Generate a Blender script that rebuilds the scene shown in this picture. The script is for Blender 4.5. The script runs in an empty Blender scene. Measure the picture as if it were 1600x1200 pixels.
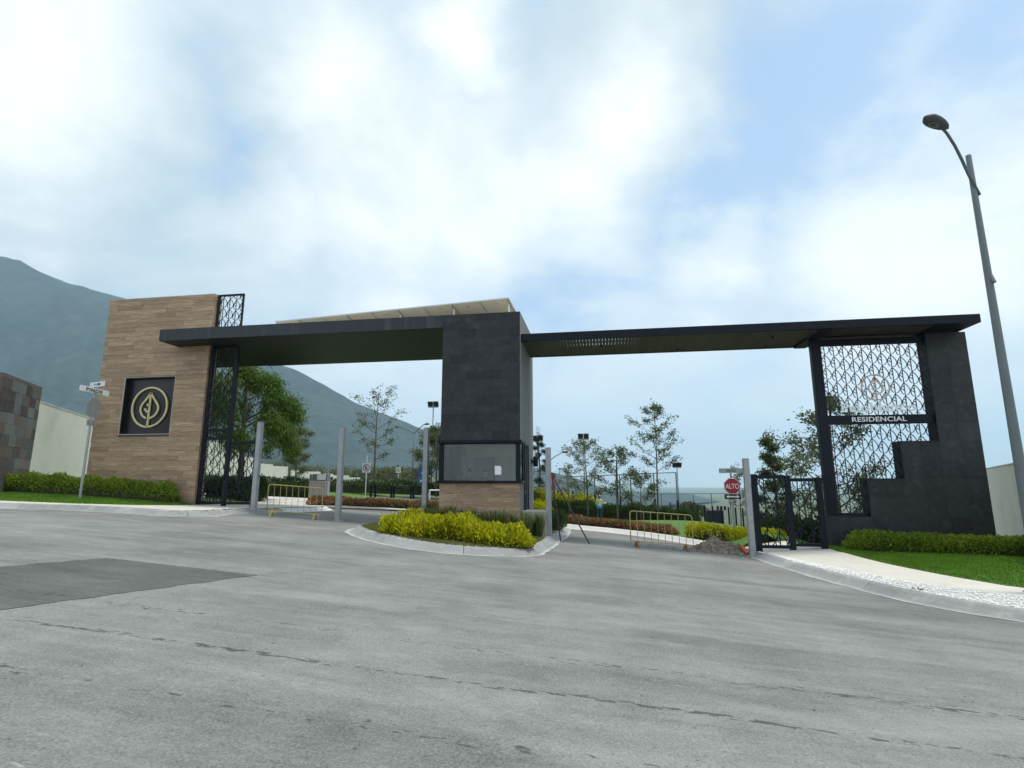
import bpy, bmesh, math, random
import numpy as np
from mathutils import Vector, Matrix

# ------------------------------------------------------------------ camera, sky, sun, exposure
SC = bpy.context.scene
COL = SC.collection
FPX = 849.0                       # focal length in pixels of the 1600 px wide photograph
PITCH = math.atan(155 / FPX)
YAW = math.radians(9.33)
EYE = np.array([0.0, 0.0, 1.6])
cam_d = bpy.data.cameras.new('camera')
cam_d.sensor_fit = 'HORIZONTAL'; cam_d.sensor_width = 36.0
cam_d.lens = 36.0 * FPX / 1600.0
cam_d.clip_start = 0.05; cam_d.clip_end = 60000
cam = bpy.data.objects.new('camera', cam_d); COL.objects.link(cam)
cam.location = EYE
cam.rotation_euler = (math.pi / 2 + PITCH, 0, YAW)
SC.camera = cam

SUN_EL, SUN_AZ = math.radians(75), math.radians(88)     # azimuth measured from +Y towards +X
SUN_STRENGTH = 1.5
SKY_STRENGTH = 0.10
CLOUD_GAIN = 1.0
EXPOSURE = 0.92
HAZE_DENSITY = 0.000105

fh = np.array([-math.sin(YAW), math.cos(YAW), 0]); RT = np.array([math.cos(YAW), math.sin(YAW), 0])
FW = fh * math.cos(PITCH) + np.array([0, 0, 1]) * math.sin(PITCH)
UP = -fh * math.sin(PITCH) + np.array([0, 0, 1]) * math.cos(PITCH)
def ray(u, v):
    return FW * FPX + RT * (u - 800) + UP * (600 - v)
def atY(u, v, Y):
    d = ray(u, v); return EYE + d * (Y / d[1])
def direction(u, v):
    d = ray(u, v); return d / np.linalg.norm(d)

sun_d = bpy.data.lights.new('sun', 'SUN')
sun_d.energy = SUN_STRENGTH; sun_d.angle = math.radians(12); sun_d.color = (1.0, 0.95, 0.87)
sun = bpy.data.objects.new('sun', sun_d); COL.objects.link(sun)
sd = Vector((math.cos(SUN_EL) * math.sin(SUN_AZ), math.cos(SUN_EL) * math.cos(SUN_AZ), math.sin(SUN_EL)))
sun.rotation_euler = sd.to_track_quat('Z', 'Y').to_euler()
sun.location = (0, -5, 30)

def nd(nt, typ, ins=None, **props):
    n = nt.nodes.new(typ)
    for k, v in props.items(): setattr(n, k, v)
    for k, v in (ins or {}).items():
        s = n.inputs[k]
        if isinstance(v, bpy.types.NodeSocket): nt.links.new(v, s)
        elif isinstance(v, bpy.types.Node): nt.links.new(v.outputs[0], s)
        else: s.default_value = v
    return n
def mth(nt, op, a, b=None, clamp=False):
    n = nt.nodes.new('ShaderNodeMath'); n.operation = op; n.use_clamp = clamp
    for i, v in enumerate((a, b)):
        if v is None: continue
        if isinstance(v, (int, float)): n.inputs[i].default_value = v
        else: nt.links.new(v if isinstance(v, bpy.types.NodeSocket) else v.outputs[0], n.inputs[i])
    return n.outputs[0]
def mixc(nt, fac, a, b, blend='MIX'):
    n = nt.nodes.new('ShaderNodeMix'); n.data_type = 'RGBA'; n.blend_type = blend; n.clamp_factor = True
    for idx, v in ((0, fac), (6, a), (7, b)):
        s = n.inputs[idx]
        if isinstance(v, bpy.types.NodeSocket): nt.links.new(v, s)
        elif isinstance(v, bpy.types.Node): nt.links.new(v.outputs[0], s)
        elif isinstance(v, (int, float)): s.default_value = v
        else: s.default_value = (v[0], v[1], v[2], 1)
    return n.outputs[2]
def smooth(nt, x, lo, hi):
    n = nt.nodes.new('ShaderNodeMapRange'); n.interpolation_type = 'SMOOTHSTEP'
    nt.links.new(x if isinstance(x, bpy.types.NodeSocket) else x.outputs[0], n.inputs[0])
    n.inputs[1].default_value = lo; n.inputs[2].default_value = hi
    return n.outputs[0]

world = bpy.data.worlds.new('World'); SC.world = world; world.use_nodes = True
wn = world.node_tree; wn.nodes.clear()
sky = nd(wn, 'ShaderNodeTexSky', sky_type='NISHITA', sun_disc=False)
sky.sun_elevation = SUN_EL; sky.sun_rotation = SUN_AZ; sky.altitude = 700; sky.dust_density = 2.5; sky.air_density = 1.2
skyc = nd(wn, 'ShaderNodeVectorMath', {0: sky.outputs[0]}, operation='SCALE'); skyc.inputs['Scale'].default_value = SKY_STRENGTH
tc = nd(wn, 'ShaderNodeTexCoord')
dirv = nd(wn, 'ShaderNodeVectorMath', {0: tc.outputs['Generated']}, operation='NORMALIZE')
sep = nd(wn, 'ShaderNodeSeparateXYZ', {0: dirv.outputs[0]})
zz = mth(wn, 'ADD', mth(wn, 'MAXIMUM', sep.outputs[2], 0.0), 0.42)
cp = nd(wn, 'ShaderNodeCombineXYZ', {0: mth(wn, 'DIVIDE', sep.outputs[0], zz), 1: mth(wn, 'DIVIDE', sep.outputs[1], zz)})
def cloud_noise(scale, off, det, ro, dist):
    v = nd(wn, 'ShaderNodeVectorMath', {0: cp.outputs[0], 1: off}, operation='ADD')
    return nd(wn, 'ShaderNodeTexNoise', {'Vector': v.outputs[0], 'Scale': scale, 'Detail': det, 'Roughness': ro, 'Distortion': dist}).outputs[0]
n_big = cloud_noise(1.9, (0, 0, 0), 9.0, 0.56, 0.35)
n_sh = cloud_noise(2.6, (3.7, 8.1, 2.0), 9.0, 0.58, 0.5)
wv = nd(wn, 'ShaderNodeTexNoise', {'Vector': cp.outputs[0], 'Scale': 3.0, 'Detail': 8.0, 'Roughness': 0.6})
wv2 = nd(wn, 'ShaderNodeVectorMath', {0: wv.outputs['Color'], 1: (0.5, 0.5, 0.5)}, operation='SUBTRACT')
wv3 = nd(wn, 'ShaderNodeVectorMath', {0: wv2.outputs[0]}, operation='SCALE'); wv3.inputs['Scale'].default_value = 0.30
wdir = nd(wn, 'ShaderNodeVectorMath', {0: dirv.outputs[0], 1: wv3.outputs[0]}, operation='ADD')
def blob(u, v, rad_px):
    """soft cloud mass round a direction, its edge broken up by the noise"""
    c = direction(u, v); r = rad_px / 900.0
    dn = nd(wn, 'ShaderNodeVectorMath', {0: wdir.outputs[0], 1: tuple(c)}, operation='DISTANCE')
    return nd(wn, 'ShaderNodeMapRange', {0: dn.outputs['Value'], 1: r * 1.75, 2: r * 0.15, 3: 0.0, 4: 1.0}, interpolation_type='SMOOTHSTEP').outputs[0]
def union(lst):
    r = lst[0]
    for b in lst[1:]: r = mth(wn, 'MAXIMUM', r, b)
    return r
white_b = union([blob(545, 190, 120), blob(450, 350, 100), blob(640, 300, 170), blob(985, 215, 100), blob(900, 300, 110), blob(705, 50, 60),
                 blob(80, 160, 120), blob(1470, 300, 100), blob(1110, 420, 70), blob(1400, 420, 130), blob(1570, 220, 120)])
blue_b = union([blob(1210, 215, 130), blob(1090, 300, 100), blob(870, 455, 90), blob(1520, 70, 80), blob(1330, 120, 90)])
grey_b = union([blob(260, 340, 240), blob(480, 60, 230), blob(1000, 50, 220), blob(60, 400, 150)])
dens = mth(wn, 'ADD', 0.50, mth(wn, 'MULTIPLY', mth(wn, 'SUBTRACT', n_big, 0.5), 1.15))
dens = mth(wn, 'ADD', dens, mth(wn, 'MULTIPLY', white_b, 0.28))
dens = mth(wn, 'SUBTRACT', dens, mth(wn, 'MULTIPLY', blue_b, 0.19))
dens = mth(wn, 'SUBTRACT', dens, mth(wn, 'MULTIPLY', grey_b, 0.04))
ramp = nd(wn, 'ShaderNodeValToRGB', {0: dens}); el = ramp.color_ramp.elements
ramp.color_ramp.interpolation = 'EASE'
el[0].position = 0.40; el[0].color = (0.0, 0.0, 0.0, 1); el[1].position = 0.92; el[1].color = (1, 1, 1, 1)
cover = smooth(wn, dens, 0.26, 0.50)
shade = smooth(wn, n_sh, 0.40, 0.72)
under = mixc(wn, grey_b, (0.395, 0.465, 0.535), (0.325, 0.395, 0.435))
under = mixc(wn, mth(wn, 'MULTIPLY', shade, 0.5), under, (0.43, 0.50, 0.56))
cl = mixc(wn, ramp.outputs[0], under, (0.65, 0.66, 0.66))
cl = nd(wn, 'ShaderNodeVectorMath', {0: cl}, operation='SCALE'); cl.inputs['Scale'].default_value = CLOUD_GAIN
blue = mixc(wn, 0.6, skyc.outputs[0], (0.225, 0.355, 0.525))
allsky = mixc(wn, mth(wn, 'ADD', 0.22, mth(wn, 'MULTIPLY', cover, 0.78)), blue, cl.outputs[0])
low = nd(wn, 'ShaderNodeMapRange', {0: sep.outputs[2], 1: 0.30, 2: 0.0, 3: 0.0, 4: 0.75}, interpolation_type='SMOOTHSTEP').outputs[0]
allsky = mixc(wn, low, allsky, (0.50, 0.555, 0.605))
bg = nd(wn, 'ShaderNodeBackground', {'Color': allsky, 'Strength': 1.0})
nd(wn, 'ShaderNodeOutputWorld', {'Surface': bg.outputs[0]})

vs = SC.view_settings
vs.view_transform = 'Standard'; vs.look = 'None'; vs.exposure = EXPOSURE; vs.gamma = 1.0; vs.use_curve_mapping = False
SC.render.engine = 'CYCLES'
SC.cycles.use_denoising = True
SC.cycles.max_bounces = 8; SC.cycles.transparent_max_bounces = 24; SC.cycles.volume_bounces = 2
SC.cycles.diffuse_bounces = 4; SC.cycles.glossy_bounces = 3; SC.cycles.transmission_bounces = 6
SC.cycles.sample_clamp_indirect = 8
random.seed(7)
RNG = np.random.default_rng(7)

# ------------------------------------------------------------------ object helpers
WL = {}                           # world location of every object made here (no rotation on parents while building)
def tag(o, label=None, cat=None, group=None, kind=None):
    if label: o['label'] = label
    if cat: o['category'] = cat
    if group: o['group'] = group
    if kind: o['kind'] = kind
    return o
def thing(name, loc, label, cat, group=None):
    o = bpy.data.objects.new(name, None); COL.objects.link(o)
    o.empty_display_size = 0.2
    o.location = loc; WL[o] = Vector(loc)
    return tag(o, label, cat, group)
def put(name, me, loc, parent=None):
    o = bpy.data.objects.new(name, me); COL.objects.link(o)
    loc = Vector(loc); WL[o] = loc
    if parent is not None:
        o.parent = parent; o.location = loc - WL[parent]
    else: o.location = loc
    return o
def obj(name, verts, faces, mat, parent=None, sm=False, origin=None):
    v = np.asarray(verts, dtype=float)
    c = (v.min(0) + v.max(0)) / 2 if origin is None else np.asarray(origin, float)
    if origin is None: c[2] = v[:, 2].min()
    me = bpy.data.meshes.new(name)
    me.from_pydata((v - c).tolist(), [], [list(map(int, f)) for f in faces])
    if isinstance(mat, (list, tuple)):
        for m in mat: me.materials.append(m)
    elif mat: me.materials.append(mat)
    if sm: me.polygons.foreach_set('use_smooth', [True] * len(me.polygons))
    me.update()
    return put(name, me, c, parent)
class MB:
    """collects simple shapes of one part"""
    def __init__(s): s.v = []; s.f = []
    def add(s, V, F):
        n = len(s.v); s.v += [tuple(map(float, p)) for p in V]; s.f += [[i + n for i in f] for f in F]; return s
    def box(s, x0, x1, y0, y1, z0, z1):
        return s.add([(x0, y0, z0), (x1, y0, z0), (x1, y1, z0), (x0, y1, z0), (x0, y0, z1), (x1, y0, z1), (x1, y1, z1), (x0, y1, z1)],
                     [(0, 3, 2, 1), (4, 5, 6, 7), (0, 1, 5, 4), (1, 2, 6, 5), (2, 3, 7, 6), (3, 0, 4, 7)])
    def bbox(s, x0, x1, y0, y1, z0, z1, b=0.01):
        """box with chamfered edges"""
        bm = bmesh.new(); bmesh.ops.create_cube(bm, size=1)
        for v in bm.verts:
            v.co = Vector((x0 if v.co.x < 0 else x1, y0 if v.co.y < 0 else y1, z0 if v.co.z < 0 else z1))
        bmesh.ops.bevel(bm, geom=bm.edges[:], offset=b, segments=1, affect='EDGES')
        bm.verts.index_update()
        s.add([v.co[:] for v in bm.verts], [[v.index for v in f.verts] for f in bm.faces]); bm.free(); return s
    def tube(s, pts, rad, n=8, cap=True):
        pts = [Vector(p) for p in pts]
        rads = rad if isinstance(rad, (list, tuple, np.ndarray)) else [rad] * len(pts)
        rings = []; prev = None
        for i, p in enumerate(pts):
            t = (pts[min(i + 1, len(pts) - 1)] - pts[max(i - 1, 0)])
            if t.length < 1e-9: t = Vector((0, 0, 1))
            t.normalize()
            a = prev - t * prev.dot(t) if prev is not None else (Vector((1, 0, 0)) if abs(t.x) < 0.9 else Vector((0, 1, 0)))
            a = a - t * a.dot(t)
            if a.length < 1e-6: a = t.orthogonal()
            a.normalize(); prev = a; b = t.cross(a)
            rings.append([p + (a * math.cos(2 * math.pi * k / n) + b * math.sin(2 * math.pi * k / n)) * rads[i] for k in range(n)])
        V = [q[:] for r in rings for q in r]; F = []
        for i in range(len(rings) - 1):
            for k in range(n):
                k2 = (k + 1) % n; F.append((i * n + k, i * n + k2, (i + 1) * n + k2, (i + 1) * n + k))
        if cap:
            F.append(tuple(range(n - 1, -1, -1))); m = (len(rings) - 1) * n; F.append(tuple(m + k for k in range(n)))
        return s.add(V, F)
    def beam(s, p, q, w, h):
        """rectangular bar from p to q, w wide (horizontal) and h high"""
        p, q = Vector(p), Vector(q); t = (q - p).normalized()
        a = t.cross(Vector((0, 0, 1)))
        if a.length < 1e-5: a = Vector((1, 0, 0))
        a.normalize(); b = a.cross(t).normalized()
        V = []
        for c in (p, q):
            for sa, sb in ((-1, -1), (1, -1), (1, 1), (-1, 1)): V.append((c + a * sa * w / 2 + b * sb * h / 2)[:])
        return s.add(V, [(0, 1, 2, 3), (7, 6, 5, 4), (0, 4, 5, 1), (1, 5, 6, 2), (2, 6, 7, 3), (3, 7, 4, 0)])
    def prism(s, poly, y0, y1):
        """polygon in x,z pushed from y0 to y1"""
        n = len(poly)
        V = [(x, y0, z) for x, z in poly] + [(x, y1, z) for x, z in poly]
        F = [tuple(range(n)), tuple(range(2 * n - 1, n - 1, -1))]
        for i in range(n): j = (i + 1) % n; F.append((i, n + i, n + j, j))
        return s.add(V, F)
    def slab(s, poly, z0, z1):
        n = len(poly)
        V = [(x, y, z0) for x, y in poly] + [(x, y, z1) for x, y in poly]
        F = [tuple(range(n - 1, -1, -1)), tuple(range(n, 2 * n))]
        for i in range(n): j = (i + 1) % n; F.append((i, j, n + j, n + i))
        return s.add(V, F)
    def lathe(s, c, prof, n=16):
        c = Vector(c); V = []; F = []
        for r, z in prof:
            for k in range(n): V.append((c.x + r * math.cos(2 * math.pi * k / n), c.y + r * math.sin(2 * math.pi * k / n), c.z + z))
        for i in range(len(prof) - 1):
            for k in range(n): k2 = (k + 1) % n; F.append((i * n + k, i * n + k2, (i + 1) * n + k2, (i + 1) * n + k))
        F.append(tuple(range(n - 1, -1, -1))); m = (len(prof) - 1) * n; F.append(tuple(m + k for k in range(n)))
        return s.add(V, F)
    def rot(s, pivot, ang):
        c, sn = math.cos(ang), math.sin(ang)
        s.v = [(pivot[0] + (x - pivot[0]) * c - (y - pivot[1]) * sn, pivot[1] + (x - pivot[0]) * sn + (y - pivot[1]) * c, z) for x, y, z in s.v]
        return s
    def build(s, name, mat, parent=None, sm=False, origin=None): return obj(name, s.v, s.f, mat, parent, sm, origin)
def copy_tree(o, loc=None, rotz=None, scale=None, parent=None, label=None):
    c = o.copy(); COL.objects.link(c); c.parent = parent
    if loc is not None: c.location = loc; WL[c] = Vector(loc)
    if rotz is not None: c.rotation_euler.z = rotz
    if scale is not None: c.scale = (scale,) * 3 if isinstance(scale, (int, float)) else scale
    if label: c['label'] = label
    for ch in list(o.children): copy_tree(ch, parent=c)
    return c
def raw_mesh(name, V, F4, mats):
    """fast mesh from an (n,3) array and an (m,k) index array"""
    me = bpy.data.meshes.new(name); V = np.asarray(V, np.float32); F4 = np.asarray(F4, np.int32); k = F4.shape[1]
    me.vertices.add(len(V)); me.vertices.foreach_set('co', V.ravel())
    me.loops.add(F4.size); me.loops.foreach_set('vertex_index', F4.ravel())
    me.polygons.add(len(F4)); me.polygons.foreach_set('loop_start', np.arange(0, F4.size, k, dtype=np.int32))
    for m in (mats if isinstance(mats, (list, tuple)) else [mats]): me.materials.append(m)
    me.update(calc_edges=True); me.validate()
    return me

# ------------------------------------------------------------------ materials
def rgb(c): return (c[0], c[1], c[2], 1.0)
def material(name, col, rough=0.7, metal=0.0, var=0.12, vscale=3.0, bump=0.0, bscale=60.0, stretch=(1, 1, 1), rnd=0.0, spec=0.5, dirt=None):
    m = bpy.data.materials.new(name); m.use_nodes = True; nt = m.node_tree
    b = nt.nodes['Principled BSDF']
    b.inputs['Roughness'].default_value = rough; b.inputs['Metallic'].default_value = metal; b.inputs['Specular IOR Level'].default_value = spec
    g = nd(nt, 'ShaderNodeNewGeometry')
    mp = nd(nt, 'ShaderNodeMapping', {'Vector': g.outputs['Position'], 'Scale': stretch})
    n1 = nd(nt, 'ShaderNodeTexNoise', {'Vector': mp.outputs[0], 'Scale': vscale, 'Detail': 6.0, 'Roughness': 0.6})
    f = mth(nt, 'MULTIPLY', mth(nt, 'SUBTRACT', n1.outputs[0], 0.5), 2 * var * 2)
    if rnd:
        oi = nd(nt, 'ShaderNodeObjectInfo')
        f = mth(nt, 'ADD', f, mth(nt, 'MULTIPLY', mth(nt, 'SUBTRACT', oi.outputs['Random'], 0.5), 2 * rnd))
    f = mth(nt, 'ADD', f, 1.0)
    sc = nd(nt, 'ShaderNodeVectorMath', {0: tuple(col)}, operation='SCALE'); nt.links.new(f, sc.inputs['Scale'])
    out = sc.outputs[0]
    if dirt:
        n3 = nd(nt, 'ShaderNodeTexNoise', {'Vector': mp.outputs[0], 'Scale': dirt[1], 'Detail': 8.0, 'Roughness': 0.65})
        out = mixc(nt, mth(nt, 'MULTIPLY', smooth(nt, n3.outputs[0], 0.5, 0.72), dirt[2]), out, dirt[0])
    nt.links.new(out, b.inputs['Base Color'])
    if bump:
        n2 = nd(nt, 'ShaderNodeTexNoise', {'Vector': mp.outputs[0], 'Scale': bscale, 'Detail': 4.0})
        bp = nd(nt, 'ShaderNodeBump', {'Height': n2.outputs[0], 'Strength': bump, 'Distance': 0.02})
        nt.links.new(bp.outputs[0], b.inputs['Normal'])
    return m
def leaf_mat(name, cols, rough=0.55, trans=0.3):
    m = bpy.data.materials.new(name); m.use_nodes = True; nt = m.node_tree
    b = nt.nodes['Principled BSDF']; b.inputs['Roughness'].default_value = rough; b.inputs['Specular IOR Level'].default_value = 0.3
    g = nd(nt, 'ShaderNodeNewGeometry')
    cr = nd(nt, 'ShaderNodeValToRGB', {0: g.outputs['Random Per Island']})
    e = cr.color_ramp.elements
    while len(e) < len(cols): e.new(0.5)
    for i, c in enumerate(cols): e[i].position = i / (len(cols) - 1); e[i].color = rgb(c)
    n1 = nd(nt, 'ShaderNodeTexNoise', {'Vector': g.outputs['Position'], 'Scale': 1.7, 'Detail': 3.0})
    f = mth(nt, 'ADD', 0.55, mth(nt, 'MULTIPLY', n1.outputs[0], 0.9))
    sc = nd(nt, 'ShaderNodeVectorMath', {0: cr.outputs[0]}, operation='SCALE'); nt.links.new(f, sc.inputs['Scale'])
    nt.links.new(sc.outputs[0], b.inputs['Base Color'])
    tr = nd(nt, 'ShaderNodeBsdfTranslucent', {'Color': sc.outputs[0]})
    mx = nd(nt, 'ShaderNodeMixShader', {0: trans, 1: b.outputs[0], 2: tr.outputs[0]})
    nt.links.new(mx.outputs[0], nt.nodes['Material Output'].inputs['Surface'])
    return m

def asphalt(name, base, dusty):
    m = bpy.data.materials.new(name); m.use_nodes = True; nt = m.node_tree
    b = nt.nodes['Principled BSDF']; b.inputs['Roughness'].default_value = 0.9; b.inputs['Specular IOR Level'].default_value = 0.25
    g = nd(nt, 'ShaderNodeNewGeometry'); P = g.outputs['Position']
    sp = nd(nt, 'ShaderNodeSeparateXYZ', {0: P})
    def noise(scale, mapping=(1, 1, 1), det=5.0, ro=0.6, loc=(0, 0, 0), dist=0.0):
        mp = nd(nt, 'ShaderNodeMapping', {'Vector': P, 'Scale': mapping, 'Location': loc})
        return nd(nt, 'ShaderNodeTexNoise', {'Vector': mp.outputs[0], 'Scale': scale, 'Detail': det, 'Roughness': ro, 'Distortion': dist}).outputs[0]
    fine = noise(55, det=3.0, ro=0.8)
    agg = nd(nt, 'ShaderNodeTexVoronoi', {'Vector': P, 'Scale': 75.0})
    streak = noise(1.0, (0.10, 0.85, 1), 6.0, 0.62, (3, 1, 0), 0.6)
    streak2 = noise(1.0, (0.5, 3.2, 1), 5.0, 0.6, (9, 4, 0), 0.8)
    blot = noise(0.55, (1, 1, 1), 7.0, 0.66, (1, 7, 0))
    mott = noise(4.5, (0.6, 1.3, 1), 6.0, 0.7)
    v = mth(nt, 'ADD', 1.0, mth(nt, 'MULTIPLY', mth(nt, 'SUBTRACT', fine, 0.5), 1.6))
    v = mth(nt, 'ADD', v, mth(nt, 'MULTIPLY', mth(nt, 'SUBTRACT', agg.outputs['Color'], 0.5), 0.30))
    v = mth(nt, 'ADD', v, mth(nt, 'MULTIPLY', mth(nt, 'SUBTRACT', streak, 0.5), 1.15 * dusty))
    v = mth(nt, 'ADD', v, mth(nt, 'MULTIPLY', mth(nt, 'SUBTRACT', streak2, 0.5), 0.52 * dusty))
    v = mth(nt, 'ADD', v, mth(nt, 'MULTIPLY', mth(nt, 'SUBTRACT', blot, 0.5), 1.05 * dusty))
    v = mth(nt, 'ADD', v, mth(nt, 'MULTIPLY', mth(nt, 'SUBTRACT', mott, 0.5), 0.55))
    sc = nd(nt, 'ShaderNodeVectorMath', {0: tuple(base)}, operation='SCALE'); nt.links.new(v, sc.inputs['Scale'])
    col = sc.outputs[0]
    # pale dust lying in drifts
    dust = smooth(nt, noise(0.8, (0.35, 1.0, 1), 8.0, 0.7, (20, 3, 0), 0.5), 0.55, 0.75)
    col = mixc(nt, mth(nt, 'MULTIPLY', dust, 0.42 * dusty), col, (0.34, 0.34, 0.325))
    # worn pits, drawn out along the street, dense along the paving seams
    wob = mth(nt, 'MULTIPLY', mth(nt, 'SUBTRACT', noise(0.9, (1, 0.1, 1), 4.0), 0.5), 0.30)
    def seam(y0, w):
        d = mth(nt, 'ABSOLUTE', mth(nt, 'SUBTRACT', mth(nt, 'ADD', sp.outputs[1], wob), y0))
        return nd(nt, 'ShaderNodeMapRange', {0: d, 1: w, 2: w * 0.2, 3: 0.0, 4: 1.0}).outputs[0]
    seams = mth(nt, 'MAXIMUM', seam(4.72, 0.075), mth(nt, 'MULTIPLY', mth(nt, 'MAXIMUM', seam(3.70, 0.10), seam(5.65, 0.16)), 0.62))
    pn = noise(1.0, (6.5, 24.0, 1), 5.0, 0.62, (31, 2, 0), 0.4)
    patchy = smooth(nt, noise(0.9, (1, 1, 1), 5.0, 0.6, (5, 5, 0)), 0.40, 0.66)
    lim = mth(nt, 'SUBTRACT', 0.735, mth(nt, 'ADD', mth(nt, 'MULTIPLY', seams, 0.222), mth(nt, 'MULTIPLY', patchy, 0.055)))
    pit = smooth(nt, mth(nt, 'SUBTRACT', pn, lim), 0.0, 0.035)
    col = mixc(nt, mth(nt, 'MULTIPLY', pit, 0.78), col, (0.050, 0.051, 0.050))
    # small dark flecks and pale scratches
    fl = noise(1.0, (26, 40, 1), 4.0, 0.7, (2, 17, 0))
    col = mixc(nt, mth(nt, 'MULTIPLY', smooth(nt, fl, 0.61, 0.69), 0.65), col, (0.09, 0.09, 0.088))
    mpr = nd(nt, 'ShaderNodeMapping', {'Vector': P, 'Scale': (5.0, 30.0, 1.0), 'Location': (13, 7, 0), 'Rotation': (0, 0, 0.25)})
    sc1 = nd(nt, 'ShaderNodeTexNoise', {'Vector': mpr.outputs[0], 'Scale': 1.0, 'Detail': 6.0, 'Roughness': 0.68, 'Distortion': 0.8}).outputs[0]
    scf = mth(nt, 'MULTIPLY', smooth(nt, sc1, 0.60, 0.72), smooth(nt, noise(0.8, (1, 1, 1), 4.0, 0.6, (50, 5, 0)), 0.38, 0.6))
    col = mixc(nt, mth(nt, 'MULTIPLY', scf, 0.6), col, (0.47, 0.47, 0.45))
    nt.links.new(col, b.inputs['Base Color'])
    hgt = mth(nt, 'SUBTRACT', mth(nt, 'ADD', fine, mth(nt, 'MULTIPLY', agg.outputs['Distance'], 0.8)), mth(nt, 'MULTIPLY', pit, 1.2))
    bp = nd(nt, 'ShaderNodeBump', {'Height': hgt, 'Strength': 0.55, 'Distance': 0.012})
    nt.links.new(bp.outputs[0], b.inputs['Normal'])
    return m

def wood_mat(name):
    m = bpy.data.materials.new(name); m.use_nodes = True; nt = m.node_tree
    b = nt.nodes['Principled BSDF']; b.inputs['Roughness'].default_value = 0.62; b.inputs['Specular IOR Level'].default_value = 0.3
    g = nd(nt, 'ShaderNodeNewGeometry'); oi = nd(nt, 'ShaderNodeObjectInfo')
    off = nd(nt, 'ShaderNodeCombineXYZ', {0: mth(nt, 'MULTIPLY', oi.outputs['Random'], 91.0), 1: 0.0, 2: mth(nt, 'MULTIPLY', oi.outputs['Random'], 37.0)})
    pv = nd(nt, 'ShaderNodeVectorMath', {0: g.outputs['Position'], 1: off.outputs[0]}, operation='ADD')
    mp = nd(nt, 'ShaderNodeMapping', {'Vector': pv.outputs[0], 'Scale': (1.1, 1.1, 13.0)})
    n1 = nd(nt, 'ShaderNodeTexNoise', {'Vector': mp.outputs[0], 'Scale': 1.6, 'Detail': 8.0, 'Roughness': 0.66, 'Distortion': 1.2})
    cr = nd(nt, 'ShaderNodeValToRGB', {0: n1.outputs[0]})
    e = cr.color_ramp.elements
    e[0].position = 0.22; e[0].color = rgb((0.145, 0.090, 0.052)); e[1].position = 0.78; e[1].color = rgb((0.60, 0.45, 0.31))
    k = e.new(0.42); k.color = rgb((0.325, 0.222, 0.140)); k = e.new(0.58); k.color = rgb((0.43, 0.308, 0.200))
    f = mth(nt, 'ADD', 0.80, mth(nt, 'MULTIPLY', oi.outputs['Random'], 0.36))
    sc = nd(nt, 'ShaderNodeVectorMath', {0: cr.outputs[0]}, operation='SCALE'); nt.links.new(f, sc.inputs['Scale'])
    nt.links.new(sc.outputs[0], b.inputs['Base Color'])
    bp = nd(nt, 'ShaderNodeBump', {'Height': n1.outputs[0], 'Strength': 0.3, 'Distance': 0.01}); nt.links.new(bp.outputs[0], b.inputs['Normal'])
    return m

def glass_mat(name, tint, refl, rough=0.02):
    m = bpy.data.materials.new(name); m.use_nodes = True; nt = m.node_tree; nt.nodes.clear()
    tr = nd(nt, 'ShaderNodeBsdfTransparent', {'Color': rgb(tint)})
    gl = nd(nt, 'ShaderNodeBsdfGlossy', {'Color': (1, 1, 1, 1), 'Roughness': rough})
    fr = nd(nt, 'ShaderNodeFresnel', {'IOR': 1.5})
    f = mth(nt, 'ADD', fr.outputs[0], refl, True)
    mx = nd(nt, 'ShaderNodeMixShader', {0: f, 1: tr.outputs[0], 2: gl.outputs[0]})
    nd(nt, 'ShaderNodeOutputMaterial', {'Surface': mx.outputs[0]})
    return m
def net_mat(name, col, cover):
    m = bpy.data.materials.new(name); m.use_nodes = True; nt = m.node_tree; nt.nodes.clear()
    tr = nd(nt, 'ShaderNodeBsdfTransparent'); df = nd(nt, 'ShaderNodeBsdfDiffuse', {'Color': rgb(col)})
    mx = nd(nt, 'ShaderNodeMixShader', {0: cover, 1: tr.outputs[0], 2: df.outputs[0]})
    nd(nt, 'ShaderNodeOutputMaterial', {'Surface': mx.outputs[0]})
    return m

A_ROAD = asphalt('asphalt_worn', (0.212, 0.215, 0.198), 1.0)
A_PATCH = asphalt('asphalt_patch', (0.105, 0.108, 0.100), 1.2)
WOOD = wood_mat('wood_look_tile')
SLATE = material('dark_stone_tile', (0.030, 0.031, 0.034), 0.55, spec=0.3, var=0.25, vscale=7, bump=0.25, bscale=45, rnd=0.22, dirt=((0.09, 0.09, 0.092), 3.0, 0.35))
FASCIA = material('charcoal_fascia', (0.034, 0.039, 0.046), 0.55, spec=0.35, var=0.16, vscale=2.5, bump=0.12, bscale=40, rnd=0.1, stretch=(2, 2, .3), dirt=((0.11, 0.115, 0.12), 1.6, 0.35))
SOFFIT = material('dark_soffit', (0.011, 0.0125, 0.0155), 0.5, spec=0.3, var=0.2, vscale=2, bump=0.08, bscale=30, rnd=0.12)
NAVY = material('dark_painted_steel', (0.006, 0.008, 0.015), 0.5, spec=0.22, var=0.15, vscale=5, bump=0.05, bscale=80)
GROUT = material('grout', (0.10, 0.09, 0.08), 0.9, var=0.1)
DGROUT = material('dark_grout', (0.03, 0.03, 0.03), 0.9, var=0.1)
PLASTER = material('grey_plaster', (0.175, 0.18, 0.18), 0.85, var=0.10, vscale=1.5, bump=0.2, bscale=70, stretch=(2, 2, .35), dirt=((0.15, 0.15, 0.15), 0.9, 0.5))
CREAM = material('cream_stucco', (0.68, 0.655, 0.56), 0.9, var=0.06, vscale=0.8, bump=0.2, bscale=50, dirt=((0.43, 0.42, 0.36), 0.5, 0.4))
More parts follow.
